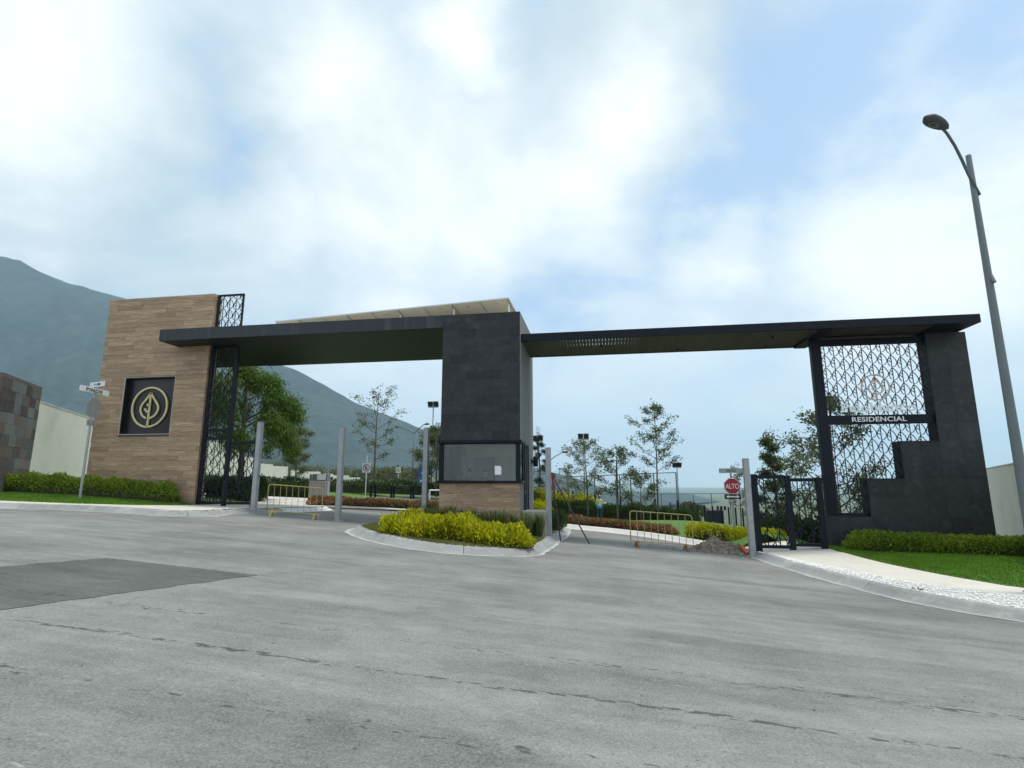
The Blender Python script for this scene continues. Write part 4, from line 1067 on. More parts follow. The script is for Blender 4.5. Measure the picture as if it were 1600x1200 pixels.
ls = thing('leaf_screen', (8.9, RWY + .3, .575), 'large leaf-pattern steel screen with white lettering in the stepped stone wall', 'screen')
SY = RWY + .12
MB().bbox(7.10, OX0 - .01, RWY + .0, RWY + .22, .563, RZ0 - .065, .008).build('post', NAVY, ls)
ztop = 6.17
MB().bbox(OX0 - .008, 10.583, SY - .03, SY + .03, ztop, RZ0 - .07, .004).build('rail', NAVY, ls)
mz0, mz1 = 3.50, 3.80
MB().bbox(OX0 - .008, 10.583, SY - .05, SY + .04, mz0, mz1, .004).build('name_rail', NAVY, ls)
MB().bbox(OX0 - .008, 8.34, SY - .03, SY + .03, .58, .66, .004).build('rail', NAVY, ls)
lattice(ls, [(OX0, 10.58, mz1, ztop)], SY - .01, NAVY, x_off=.12, z_off=.1)
lattice(ls, [(OX0, 10.58, 2.94, mz0), (OX0, 9.44, 1.76, 2.94), (OX0, 8.34, .66, 1.76)], SY - .01, NAVY, x_off=.12, z_off=.25)
ns = thing('name_sign', (9, SY - .06, 3.6), 'white letters and ringed leaf emblem mounted on the leaf screen', 'sign')
e2 = atY(1368.5, 605, SY - .06)
leaf_emblem(ns, (e2[0], SY - .02, e2[2]), .42, (1, 0, 0), (0, 0, 1), (0, -1, 0), CHAMP, .045, .03)
q = atY(1382, 648, SY - .05)
lettering(ns, 'RESIDENCIAL', (atY(1374, 661, SY - .05)[0], SY - .065, mz0 + .085), (1, 0, 0), (0, 0, 1), (0, -1, 0), .155, LETW, .02, bold=.012, spacing=1.06, xscale=1.22)
lx0 = atY(1316, 650, SY - .05)[0]; lx1 = atY(1432, 646, SY - .05)[0]
lt = text_mesh('Paloblanco', .30, .03, .016, 1.04, 1.0)
wid = max(v[:, 0].max() for v, f in lt) - min(v[:, 0].min() for v, f in lt); kx = (lx1 - lx0) / wid
for vs_, fs in lt:
    W = np.array([(lx0 + lx1) / 2, SY - .06, mz1 + .11]) + vs_[:, :1] * np.array([kx, 0, 0]) + vs_[:, 1:2] * np.array([0, 0, 1.0]) + vs_[:, 2:3] * np.array([0, -1.0, 0])
    ob_ = obj('letter', W, fs, LETW, ns)
    # slab serifs
    x0_, x1_ = W[:, 0].min(), W[:, 0].max(); zb_ = W[:, 2].min(); zt_ = W[:, 2].max()
    if zt_ - zb_ > .30 and zb_ > mz1 + .08 and x1_ - x0_ < .25:
        MB().box(x0_ - .05, x0_ + .02, SY - .074, SY - .046, zt_ - .04, zt_ - .002).build('serif', LETW, ob_)
        if x1_ - x0_ < .12: MB().box(x0_ - .045, x1_ + .045, SY - .0745, SY - .0455, zb_ + .001, zb_ + .035).build('serif', LETW, ob_)

# right pedestrian gate
g2_ = thing('pedestrian_gate', (5.8, 19.0, -.55), 'dark leaf-pattern steel gate of two leaves beside the stepped stone wall', 'gate')
GRY = 19.0
gzr = lambda x: float(np.interp(x, [4.8, 5.87, 6.83], [-.57, -.50, -.42]))
for xx, tp in ((4.86, 1.89), (5.87, 1.84), (6.80, 1.78)):
    MB().bbox(xx - .085, xx + .085, GRY - .07, GRY + .07, gzr(xx) - .05, tp, .006).build('post', NAVY, g2_)
for xa, xb, tp in ((4.948, 5.782, 1.86), (5.958, 6.712, 1.76)):
    zb = gzr((xa + xb) / 2) + .10
    MB().bbox(xa, xb, GRY - .04, GRY + .04, tp - .11, tp, .004).build('rail', NAVY, g2_)
    MB().bbox(xa, xb, GRY - .04, GRY + .04, zb, zb + .10, .004).build('rail', NAVY, g2_)
    lattice(g2_, [(xa, xb, zb + .10, tp - .11)], GRY - .01, NAVY, cw=.36, ch=.58, x_off=.2, z_off=.2, w=.028)
MB().bbox(6.888, 7.09, GRY + .15, GRY + .21, 1.68, 1.76, .004).build('rail', NAVY, g2_)
MB().box(6.55, 6.72, GRY - .14, GRY - .06, .52, .60).build('handle', NAVY, g2_)

# ------------------------------------------------------------------ neighbouring walls
def line_from_vp(u0, v0, Y0, uv):
    d = ray(uv, 755); d = d / d[1]; p = atY(u0, v0, Y0)
    return p, d
# left perimeter wall: from its far end by the timber-clad wall towards the street
p_far, dvp = line_from_vp(145, 655, 25.5, 449)
def on_wall(u, p, d):
    """point of the wall line seen in column u"""
    r = ray(u, 700); r = r / r[1]
    # p + s d  with x = r0 * y
    s = (r[0] * p[1] - p[0]) / (d[0] - r[0] * d[1]); return np.array([p[0] + s * d[0], p[1] + s * d[1]])
wA = on_wall(148, p_far, dvp); wB = on_wall(50, p_far, dvp); uC = 0
while on_wall(uC - 5, p_far, dvp)[1] > 16.4 and uC > -160: uC -= 5
wC = on_wall(uC, p_far, dvp)
ztopL = float(p_far[2])
def wall_run(name, A, B, z0, z1, th, mat, label, cap=None):
    A, B = np.array(A), np.array(B); t = (B - A) / np.linalg.norm(B - A); n = np.array([-t[1], t[0]]);
    if n @ A < 0: n = -n            # thickness away from the camera
    r = thing(name, ((A[0] + B[0]) / 2, (A[1] + B[1]) / 2, z0), label, 'wall')
    MB().slab([tuple(A), tuple(B), tuple(B + n * th), tuple(A + n * th)], z0, z1).build('wall_body', mat, r)
    if cap: MB().slab([tuple(A - n * .02), tuple(B - n * .02), tuple(B + n * (th + .02)), tuple(A + n * (th + .02))], z1, z1 + .04).build('coping', cap, r)
    return r
wall_run('perimeter_wall', wA - (wB - wA) * .6, wB, .6, ztopL, .25, CREAM, 'plain cream stucco wall between stone-tiled wall and timber-clad wall', CREAM)
# stone-tiled wall nearer the street
t = (wC - wB) / np.linalg.norm(wC - wB); n = np.array([-t[1], t[0]]); n = n if n @ wB > 0 else -n
sw = thing('stone_wall', (wB[0], wB[1], .8), 'wall faced with mixed brown and grey stone tiles at the street edge', 'wall')
z1s = ztopL + .62
MB().slab([tuple(wB + t * .001), tuple(wC), tuple(wC + n * .3), tuple(wB + t * .001 + n * .3)], .7, z1s).build('wall_body', GROUT, sw)
L = np.linalg.norm(wC - wB); z = .9
while z < z1s - .02:
    z1 = min(z + .42, z1s); s = -random.uniform(0, .5)
    while s < L:
        w_ = random.choice((.62, .62, .9)); sa, sb = max(s, 0), min(s + w_, L); s += w_
        if sb - sa < .06: continue
        m_ = STONEB if random.random() < .62 else STONEG
        me = unit_box('stone_tile', m_)
        c_ = wB + t * (sa + sb) / 2 - n * .012
        o = put('stone_tile', me, (c_[0], c_[1], (z + z1) / 2), sw); o.rotation_euler.z = math.atan2(t[1], t[0]); o.scale = (sb - sa - .005, .03 + random.uniform(0, .02), z1 - z - .005)
    z = z1
pp = on_wall(57, p_far, dvp)
ep = thing('fence_rod', (pp[0], pp[1], z1s), 'slim grey electric-fence rod rising behind the stone-tiled wall', 'post')
MB().tube([(pp[0] + n[0] * .45, pp[1] + n[1] * .45, z1s - 1.2), (pp[0] + n[0] * .45, pp[1] + n[1] * .45, z1s + .38)], .022, 8).build('rod', GALV, ep)
for k in range(3): MB().tube([(pp[0] + n[0] * .45 - .05, pp[1] + n[1] * .45, z1s + .05 + k * .12), (pp[0] + n[0] * .45 + .05, pp[1] + n[1] * .45, z1s + .05 + k * .12)], .02, 6).build('insulator', SIGNK, ep)
# right perimeter wall
p_r, d_r = line_from_vp(1545, 732, 27.0, 1419)
a_r = on_wall(1528, p_r, d_r); b_r = on_wall(1640, p_r, d_r)
wall_run('perimeter_wall', a_r, b_r, -1.6, float(p_r[2]), .25, CREAM, 'plain cream stucco wall beyond the stepped stone wall', CREAM)

# ------------------------------------------------------------------ gate posts
for (u_, vb, vt, Y_, lab) in ((396, 800, 660, 18.5, 'square grey steel post next to the left leaf-pattern gate'), (528, 807, 669, 18.5, 'square grey steel post standing free in the left lane, right of the yellow barrier'),
                         (663, 800, 669, 18.75, 'square grey steel post rising from the island, beside the blue sign'), (858, 843, 700, 18.45, 'square grey steel post by the low concrete wall with rods leaning on it'),
                         (1176, 866, 717, 18.75, 'square grey steel post beside the soil heap')):
    b_ = atY(u_, vb, Y_); tz = atY(u_, vt, Y_)[2]; z0 = Tz(b_[0], Y_) + (K if u_ == 663 else 0)
    gp_ = thing('gate_post', (b_[0], Y_, z0), lab, 'post', 'steel posts across the gateway')
    MB().bbox(b_[0] - .09, b_[0] + .09, Y_ - .09, Y_ + .09, z0 - .02, tz, .012).build('shaft', GALV, gp_)
    MB().bbox(b_[0] - .096, b_[0] + .096, Y_ - .096, Y_ + .096, tz, tz + .012, .004).build('cap', GALV, gp_)
    MB().bbox(b_[0] - .19, b_[0] + .19, Y_ - .19, Y_ + .19, z0 - .05, z0 + .012, .004).build('footing', CONC, gp_)
    MB().tube([(b_[0] + .091, Y_, z0 + 1.35), (b_[0] + .16, Y_, z0 + 1.35)], .02, 6).build('bolt', SIGNK, gp_)
# rods leaning on the post
for ub, vb, ut, vt, lab in ((876, 846, 862, 741, 'rusty dark rod leaning steeply against the grey post'), (921, 851, 861, 739, 'rusty dark rod propped at a slant against the grey post')):
    b_ = gp(ub, vb); t_ = atY(ut, vt, 18.30)
    ld = thing('leaning_rod', (b_[0], b_[1], b_[2]), lab, 'rod', 'rods leaning on the post')
    b3, t3 = Vector(b_) + Vector((0, 0, .02)), Vector(t_); m3 = b3.lerp(t3, .72)
    MB().tube([b3, b3.lerp(t3, .5), m3], .022, 6).build('shaft', ROD, ld); MB().tube([m3, t3], .026, 6).build('red_end', RODR, ld)

# ------------------------------------------------------------------ yellow crowd barriers
def barrier(name, P0, P1, label, hgt, splay):
    P0, P1 = Vector(P0), Vector(P1); ax_ = (P1 - P0); L = ax_.length
    r = thing(name, tuple(P0), label, 'barrier', 'yellow crowd barriers across the lanes')
    def pt(s, z): return P0 + ax_ * s + Vector((0, 0, z))
    lo = .20
    tr_ = .08
    MB().tube([pt(0, lo), pt(0, hgt - tr_), pt(.012, hgt - .03), pt(.045, hgt), pt(.955, hgt), pt(.988, hgt - .03), pt(1, hgt - tr_), pt(1, lo), pt(.5, lo), pt(0, lo)], .017, 8).build('frame', YELP, r, True)
    nb = 9
    for k in range(1, nb): MB().tube([pt(k / nb, lo), pt(k / nb, hgt)], .0095, 6).build('bar', YELP, r)
    side = Vector((-ax_.y, ax_.x, 0)).normalized()
    for s in (.10, .88):
        f = MB(); c0 = pt(s, lo)
        if splay:
            f.tube([c0 + side * .0, pt(s, .0) + side * -.28], .02, 6).tube([c0, pt(s, .0) + side * .28], .02, 6)
            f.tube([pt(s - .05, lo), pt(s, .12), pt(s + .05, lo)], .014, 6).tube([pt(s, .12), pt(s, 0)], .026, 6)
        else:
            f.tube([pt(s - .045, lo), pt(s - .04, 0)], .02, 6).tube([pt(s + .06, lo), pt(s + .05, 0)], .02, 6).tube([pt(s - .07, lo - .03), pt(s + .09, lo - .03)], .022, 6)
            f.tube([c0, pt(s, .0) + side * .28], .018, 6).tube([c0, pt(s, .0) - side * .28], .018, 6)
        f.build('foot', RUST if splay else YELP, r)
    return r
a_, b_ = gp(416, 807), gp(502, 813)
barrier('crowd_barrier', (a_[0], a_[1], Tz(a_[0], a_[1])), (b_[0], b_[1], Tz(b_[0], b_[1])), 'dull yellow crowd barrier standing in the left lane', 1.10, False)
a_, b_ = gp(986, 855), gp(1084, 862)
barrier('crowd_barrier', (a_[0], a_[1], Tz(a_[0], a_[1])), (b_[0], b_[1], Tz(b_[0], b_[1])), 'yellow crowd barrier with rusty feet beside the soil heap', 1.14, True)

# ------------------------------------------------------------------ soil heap and orange pipe
a_, b_ = gp(1086, 862), gp(1166, 864); cx, cy = (a_[0] + b_[0]) / 2, (a_[1] + b_[1]) / 2 + .1; rx_ = (b_[0] - a_[0]) / 2 + .1
N = 44; V = []; F = []
for i in range(N + 1):
    for j in range(N + 1):
        x = -1 + 2 * i / N; y = -1 + 2 * j / N; rr = math.hypot(x * 1.0, y)
        h = max(0, 1 - rr) ** .8 * .44 * (1 + .35 * float(noise2(np.array(x * 3.), np.array(y * 3.), 4, 3, 2.0))) + (.05 * float(noise2(np.array(x * 9.), np.array(y * 9.), 9, 3, 2.0)) if rr < .95 else 0)
        wx, wy = cx + x * rx_, cy + y * .62
        V.append((wx, wy, Tz(wx, wy) - .01 + max(h, -.0)))
for i in range(N):
    for j in range(N): a = i * (N + 1) + j; F.append((a, a + N + 1, a + N + 2, a + 1))
heap = obj('soil_heap', V, F, SOIL, sm=True); tag(heap, 'heap of dug brown soil and rubble at the road edge', 'soil heap')
pts = []
for _ in range(520):
    i = RNG.integers(0, len(V)); v_ = V[i]
    pts.append((v_[0] + RNG.normal(0, .03), v_[1] + RNG.normal(0, .03), v_[2] + .015))
for _ in range(240):
    wx, wy = cx + RNG.normal(0, rx_ * .75), cy - .25 + RNG.normal(0, .42); pts.append((wx, wy, max(Tz(wx, wy), -9) + .012))
cl_ = put('clods', scatter_stones('clods', np.array(pts) - np.array(WL[heap]), .045, SOIL, 8, .8), WL[heap], heap); tag(cl_, kind='stuff')
q = gp(1158, 862); q1 = gp(1168, 868)
op = thing('orange_pipe', (q1[0], q1[1], Tz(q1[0], q1[1])), 'short orange plastic pipe lying against the soil heap', 'pipe')
p0 = Vector((q1[0] + .02, q1[1] - .02, Tz(q1[0], q1[1]) + .06)); p1 = p0 + Vector((-.14, .18, .20))
MB().tube([p0, p1], .065, 14, cap=False).build('pipe', ORANGE, op, True); MB().tube([p0.lerp(p1, .88), p1 + (p1 - p0) * .02], .078, 14, cap=False).build('collar', ORANGE, op, True)

# ------------------------------------------------------------------ street-name signs with stop signs
def octagon(c, rad, U, Vv, Nn, t0, t1):
    P = [(rad * math.cos(math.pi / 8 + k * math.pi / 4), rad * math.sin(math.pi / 8 + k * math.pi / 4)) for k in range(8)]
    c, U, Vv, Nn = (np.array(a, float) for a in (c, U, Vv, Nn))
    V = [c + U * x + Vv * y + Nn * t0 for x, y in P] + [c + U * x + Vv * y + Nn * t1 for x, y in P]
    return V, [tuple(range(8)), tuple(range(15, 7, -1))] + [(i, 8 + i, 8 + (i + 1) % 8, (i + 1) % 8) for i in range(8)]
def plate(c, w, h, U, Nn, t0, t1):
    c, U, Nn = (np.array(a, float) for a in (c, U, Nn)); Z = np.array([0, 0, 1.0])
    P = [(-w / 2, -h / 2), (w / 2, -h / 2), (w / 2, h / 2), (-w / 2, h / 2)]
    V = [c + U * x + Z * y + Nn * t0 for x, y in P] + [c + U * x + Z * y + Nn * t1 for x, y in P]
    return V, [(0, 1, 2, 3), (7, 6, 5, 4), (0, 4, 5, 1), (1, 5, 6, 2), (2, 6, 7, 3), (3, 7, 4, 0)]
Zv = (0, 0, 1)
# left: seen from behind
sb = gp(124, 784, K); sY = float(sb[1]); sz = Tz(sb[0], sY) + K
st_ = thing('street_sign', (sb[0], sY, sz), 'grey street-name sign pole on the turf, its stop sign turned away', 'street sign')
topz = atY(163, 612, sY)[2]
MB().beam((sb[0], sY, sz - .02), (sb[0], sY, topz), .075, .05).build('pole', GALV, st_)
bc = np.array([sb[0], sY, atY(166, 610, sY)[2]])
U1 = (-.17, .985, 0); N1 = (.985, .17, 0)
bl = MB().add(*plate(bc, 1.45, .20, U1, N1, -.012, .012)).build('name_blade', SIGNW, st_)
ctr = bc - np.array(U1) * .04 - np.array([0, 0, .062]) + np.array(N1) * .018
lettering(bl, 'PINOS', ctr, U1, Zv, N1, .13, TEXTK, .008, bold=.012, spacing=1.1, xscale=1.5)
U2 = (.966, -.26, 0); N2 = (-.26, -.966, 0)
bc2 = bc + np.array([0, 0, .235]) + np.array(U2) * .10
bl2 = MB().add(*plate(bc2, .90, .19, U2, N2, -.012, .012)).build('name_blade', SIGNW, st_)
MB().add(*plate(bc2 - np.array(U2) * .10, .22, .075, U2, N2, .013, .015)).build('print_block', SIGNB, bl2)
MB().add(*plate(bc2 + np.array(U2) * .12, .18, .085, U2, N2, .013, .015)).build('print_block', TEXTK, bl2)
oc_z = atY(158, 637, sY)[2]; U3 = (-.17, .985, 0); N3 = (.985, .17, 0)
MB().add(*octagon((sb[0], sY + .045, oc_z), .40, U3, Zv, N3, -.005, .005)).build('stop_plate', SIGNB, st_)
MB().add(*plate((sb[0], sY + .045, oc_z - .56), .46, .22, U3, N3, -.005, .005)).build('small_plate', SIGNB, st_)
# right: ALTO
sY2 = 22.5; sb = atY(1149.5, 850, sY2); sz = Tz(sb[0], sY2) + K
s2 = thing('stop_sign', (sb[0], sY2, sz), 'red octagonal stop sign reading ALTO with street-name blade above', 'stop sign')
oz = atY(1143.5, 759.5, sY2); tz = atY(1141, 735, sY2)[2]
MB().beam((sb[0], sY2, sz - .15), (sb[0], sY2, tz), .06, .05).build('pole', GALV, s2)
U = (1, 0, 0); Nn = (0, -1, 0)
cx_ = oz[0]
pl_ = MB().add(*octagon((cx_, sY2 - .045, oz[2]), .325, U, Zv, Nn, -.005, .005)).build('stop_plate', SIGNW, s2)
MB().add(*octagon((cx_, sY2 - .045, oz[2]), .305, U, Zv, Nn, .006, .009)).build('red_face', SIGNR, pl_)
lettering(pl_, 'ALTO', (cx_, sY2 - .045 - .012, oz[2] - .10), U, Zv, Nn, .20, LETW, .006, bold=.010, spacing=1.0, xscale=.70)
az = atY(1144.5, 776, sY2)
ap = MB().add(*plate((az[0], sY2 - .045, az[2]), .60, .185, U, Nn, -.005, .005)).build('arrow_plate', SIGNK, s2)
MB().prism([(az[0] + x, az[2] + y) for x, y in ((-.25, 0), (-.15, .062), (-.15, .024), (.15, .024), (.15, .062), (.25, 0), (.15, -.062), (.15, -.024), (-.15, -.024), (-.15, -.062))], sY2 - .056, sY2 - .052).build('arrow', LETW, ap)
bz_ = atY(1142, 735.5, sY2)
b3 = MB().add(*plate((bz_[0], sY2 - .03, bz_[2]), .90, .18, U, Nn, -.01, .01)).build('name_blade', SIGNB, s2)
lettering(b3, 'PINOS', (bz_[0], sY2 - .046, bz_[2] - .04), U, Zv, Nn, .085, TEXTK, .006, bold=.01, spacing=1.1)

# ------------------------------------------------------------------ street lamp at the right
lY = 13.0; lx = .66 * lY; lz = Tz(lx, lY) + .25; ltop = 1.6 + .575 * lY
lm = thing('street_lamp', (lx, lY, lz), 'tall grey street lamp with one curved arm beside the right pavement', 'street lamp')
MB().lathe((lx, lY, lz), [(.13, -.3), (.13, 0), (.105, .4), (.10, 2.0), (.055, ltop - lz - .01), (.05, ltop - lz)], 16).build('pole', LAMPG, lm, True)
MB().bbox(lx - .2, lx + .2, lY - .2, lY + .2, lz - .3, lz + .03, .01).build('base_plate', LAMPG, lm)
def lp(u_, v_, yy): return tuple(atY(u_, v_, yy))
arm = [lp(1531, 305, lY - .02), lp(1513, 272, lY - .10), lp(1503, 250, lY - .25), lp(1492, 228, lY - .45), lp(1480, 209, lY - .65), lp(1472, 200, lY - .75)]
MB().tube(arm, [.03, .032, .032, .03, .03, .03], 8).build('arm', LAMPG, lm, True)
MB().tube([lp(1547, 428, lY - .03), lp(1554, 441, lY - .12)], .035, 8).build('stub', LAMPG, lm)
hc = Vector(lp(1463, 192, lY - .9))
ax_ = (Vector(lp(1477, 206, lY - .7)) - hc); ax_.normalize(); ax_ = Vector((.90, .38, -.28)).normalized()
V = []; F = []; n = 16; m = 9
sidev = ax_.cross(Vector((0, 0, 1))).normalized(); upv = sidev.cross(ax_)
for i in range(m):
    s = -1 + 2 * i / (m - 1); rr = max(.02, (1 - abs(s) ** 2.2)) ** .5 * (1 - .22 * s)
    for k in range(n):
        a = 2 * math.pi * k / n; hgt_ = math.sin(a) * (.12 if math.sin(a) > 0 else .09)
        V.append((hc + ax_ * s * .33 + sidev * math.cos(a) * .15 * rr + upv * hgt_ * rr)[:])
for i in range(m - 1):
    for k in range(n): k2 = (k + 1) % n; F.append((i * n + k, i * n + k2, (i + 1) * n + k2, (i + 1) * n + k))
F.append(tuple(range(n - 1, -1, -1))); F.append(tuple((m - 1) * n + k for k in range(n)))
hd_ = obj('lamp_head', V, F, material('lamp_head_grey', (.055, .065, .07), .5), lm, True)
dv = [(hc + ax_ * (-.06 + .13 * math.cos(a)) + sidev * .07 * math.sin(a) - upv * .088)[:] for a in np.linspace(0, 6.283, 16, endpoint=False)]
obj('diffuser', dv, [tuple(range(16))], material('lamp_glass', (.16, .17, .16), .3), hd_)

# ------------------------------------------------------------------ far lamps
def at_base(u_, v_, Y_): p = atY(u_, v_, Y_); return float(p[0]), Tz(p[0], Y_)
def flood(u_, vt, Y_, label, hw=.62):
    x, z = at_base(u_, 790, Y_); zt_ = atY(u_, vt, Y_)[2]
    r = thing('floodlight_pole', (x, Y_, z), label, 'floodlight', 'floodlights round the sports court')
    MB().tube([(x, Y_, z - .1), (x, Y_, zt_)], [.08, .06], 8).build('pole', LAMPG, r, True)
    MB().box(x - hw, x + hw, Y_ - .05, Y_ + .05, zt_, zt_ + .1).build('cross_arm', LAMPG, r)
    for s in (-1, 1):
        h = MB(); h.add(*plate((0, 0, 0), .62, .62, (1, 0, 0), (0, -1, 0), -.07, .07))
        h.v = [(xx_, yy_ * .9 - zz_ * .45, zz_ * .9 + yy_ * .45) for xx_, yy_, zz_ in h.v]
        h.v = [(xx_ + x + s * hw * .55, yy_ + Y_ - .1, zz_ + zt_ + .42) for xx_, yy_, zz_ in h.v]
        h.build('lamp_box', SIGNK, r)
flood(673, 637, 62, 'twin floodlight on a thin pole seen beside the booth tower, above the blue sign')
flood(841, 690, 66, 'twin floodlight on a thin pole behind the conifer', .6)
flood(914, 687, 66, 'twin floodlight on a thin pole rising over the loose-crowned trees', .6)
flood(1061, 731, 78, 'twin floodlight on a thin pole beyond the court frame', .55)
def arm_lamp(u_, vt, Y_, arms, label, group=None):
    x, z = at_base(u_, 790, Y_); zt_ = atY(u_, vt, Y_)[2]
    r = thing('street_lamp', (x, Y_, z), label, 'street lamp', group)
    MB().tube([(x, Y_, z - .1), (x, Y_, zt_)], [.09, .06], 8).build('pole', LAMPG, r, True)
    for du, v_ in arms:
        e = Vector(atY(u_ + du, v_, Y_ - .3)); s_ = Vector((x, Y_, zt_ - .1))
        MB().tube([s_, s_.lerp(e, .5) + Vector((0, 0, .06)), e], .04, 6).build('arm', LAMPG, r, True)
        dirh = (e - s_); dirh.z = 0; dirh.normalize()
        MB().tube([e, e + dirh * .35 + Vector((0, 0, .03)), e + dirh * .55], [.05, .12, .04], 8).build('lamp_head', LAMPG, r, True)
arm_lamp(643, 676, 48, [(-17, 667), (20, 663)], 'distant two-armed street lamp left of the blue sign')
arm_lamp(861, 717, 55, [(18, 707)], 'distant one-armed street lamp behind the grey post with leaning rods')
arm_lamp(627, 742, 130, [(7, 736)], 'tiny far street lamp left of the two-armed one')
arm_lamp(510, 732, 120, [(-6, 730)], 'tiny far street lamp above the far cream wall')
# lantern among the trees
x, z = at_base(966, 800, 40); zt_ = atY(963, 720, 40)[2]
r = thing('garden_lantern', (x, 40, z), 'dark post lantern among the loose-crowned trees', 'lamp')
MB().tube([(x, 40, z), (x, 40, zt_)], .05, 8).build('post', NAVY, r); MB().tube([(x, 40, zt_), (x - .35, 39.9, zt_ + .08)], .035, 6).build('arm', NAVY, r); MB().lathe((x - .35, 39.9, zt_ - .12), [(.2, 0), (.16, .08), (.06, .2)], 12).build('lamp_shade', NAVY, r, True)

# ------------------------------------------------------------------ inner signs, utility pillar
def no_park(u_, vc, Y_, size, label):
    x, z = at_base(u_, 790, Y_); zc = atY(u_, vc, Y_)[2]; hs_ = size / 2
    r = thing('parking_sign', (x, Y_, z), label, 'road sign', 'no-parking signs by the inner road')
    MB().tube([(x, Y_, z + .1), (x, Y_, zc + hs_ + (.45 if Y_ < 35 else 0))], .025, 8).build('pole', SIGNW, r)
    pl = MB().add(*plate((x, Y_ - .04, zc), size, size * 1.08, (1, 0, 0), (0, -1, 0), -.004, .004)).build('sign_plate', SIGNW, r)
    R_ = size * .42; ring = []
    m = MB(); n = 28
    V = []; F = []
    for k in range(n):
        a = 2 * math.pi * k / n
        for rr in (R_, R_ * .82): V.append((x + rr * math.cos(a), Y_ - .049, zc + rr * math.sin(a)))
    F = [(2 * k, 2 * ((k + 1) % n), 2 * ((k + 1) % n) + 1, 2 * k + 1) for k in range(n)]
    obj('ring', V, F, material('sign_maroon', (.16, .012, .02), .5, var=.03), pl)
    MB().beam((x - R_ * .62, Y_ - .0515, zc + R_ * .62), (x + R_ * .62, Y_ - .0515, zc - R_ * .62), .004, R_ * .17).build('slash', bpy.data.materials['sign_maroon'], pl)
    lettering(pl, 'E', (x, Y_ - .05, zc - R_ * .48), (1, 0, 0), Zv, (0, -1, 0), R_ * .96, TEXTK, .002, bold=.02)
no_park(570, 731, 29.7, .50, 'white square no-parking sign in front of the red-flowered hedge')
no_park(620.5, 734.5, 52, .50, 'smaller far no-parking sign near the two-armed street lamp')
x, z = at_base(657, 790, 27.2); zc = atY(657, 738, 27.2)[2]
r = thing('blue_sign', (x, 27.2, z), 'blue sign with white symbol half hidden behind the grey island post', 'road sign')
MB().tube([(x + .12, 27.24, z), (x + .12, 27.24, zc + .3)], .025, 8).build('pole', GALV, r)
pl = MB().add(*plate((x + .1, 27.2, zc), .5, .52, (1, 0, 0), (0, -1, 0), -.004, .004)).build('sign_plate', SIGNBL, r)
MB().prism([(x + .1 + a, zc + b) for a, b in ((-.10, -.05), (.02, .12), (.08, .16), (.14, .10), (.10, 0), (.14, -.18), (.02, -.20))], 27.190, 27.194).build('symbol', LETW, pl)
pl = MB().add(*plate((x + .1, 27.2, zc - .43), .5, .26, (1, 0, 0), (0, -1, 0), -.004, .004)).build('lower_plate', material('sign_light_blue', (.03, .20, .50), .45), r)
for k in range(3): MB().add(*plate((x - .02 + k * .11, 27.195, zc - .43), .07, .09, (1, 0, 0), (0, -1, 0), .001, .003)).build('symbol', LETW, pl)
# pillar
pY = 27.5; pa = atY(481, 782, pY); pb = atY(507, 783, pY); pzt = atY(484, 741, pY)[2]
pz = Tz(pa[0], pY) + K
r = thing('meter_pillar', ((pa[0] + pb[0]) / 2, pY, pz), 'grey concrete meter pillar on the inner left pavement', 'utility pillar')
MB().bbox(pa[0], pb[0], pY, pY + .5, pz, pzt - .35, .015).build('plinth', material('pillar_concrete', (.36, .34, .31), .9, dirt=((.25, .24, .22), 3, .5)), r)
MB().bbox(pa[0] + .0, pa[0] + .14, pY + .01, pY + .5, pzt - .348, pzt, .01).build('side_slab', PLASTER, r)
MB().bbox(pa[0] + .15, pb[0], pY + .12, pY + .5, pzt - .348, pzt + .02, .01).build('back_slab', PLASTER, r)
MB().bbox(pa[0] + .42, pb[0] - .06, pY + .04, pY + .118, pzt - .30, pzt - .02, .01).build('meter_box', SIGNW, r)
MB().tube([(pb[0] + .05, pY + .1, pz), (pb[0] + .05, pY + .1, pzt + .25)], .025, 8).build('conduit', GALV, r)

# ------------------------------------------------------------------ low black posts, goals, court fence
for k, u_ in enumerate((579, 586, 611, 615, 642, 646, 667)):
    Y_ = 36.5 + .2 * (k % 2); x, z = at_base(u_, 780, Y_)
    o = thing('bollard', (x, Y_, z + .15), 'short square black post on the inner lawn', 'post', 'short black posts on the inner lawn')
    MB().bbox(x - .06, x + .06, Y_ - .06, Y_ + .06, z + .1, z + .92, .01).build('shaft', NAVY, o); MB().bbox(x - .07, x + .07, Y_ - .07, Y_ + .07, z + .92, z + .95, .004).build('cap', NAVY, o)
def goal(u0, u1, vt, vb, Y_, label):
    a = atY(u0, vb, Y_); b = atY(u1, vb, Y_); zt_ = atY(u0, vt, Y_)[2]; z = Tz(a[0], Y_) + .1
    r = thing('goal', ((a[0] + b[0]) / 2, Y_, z), label, 'goal')
    for x in (a[0], b[0]): MB().tube([(x, Y_, z), (x, Y_, zt_)], .05, 8).build('post', LETW, r)
    MB().tube([(a[0], Y_, zt_), (b[0], Y_, zt_)], .05, 8).build('crossbar', LETW, r)
    for x in (a[0], b[0]): MB().tube([(x, Y_, zt_), (x - .5, Y_ + 1.0, z)], .035, 8).build('stay', LETW, r)
goal(671, 706, 766, 784, 36, 'small white goal frame behind the guard booth')
goal(903, 953, 786, 800, 58, 'white goal frame on the court behind the loose-crowned trees')
cf = thing('court_fence', (2, 62, Tz(2, 62)), 'tall dark pipe frame and chain-link fence of the sports court', 'fence')
tops = []
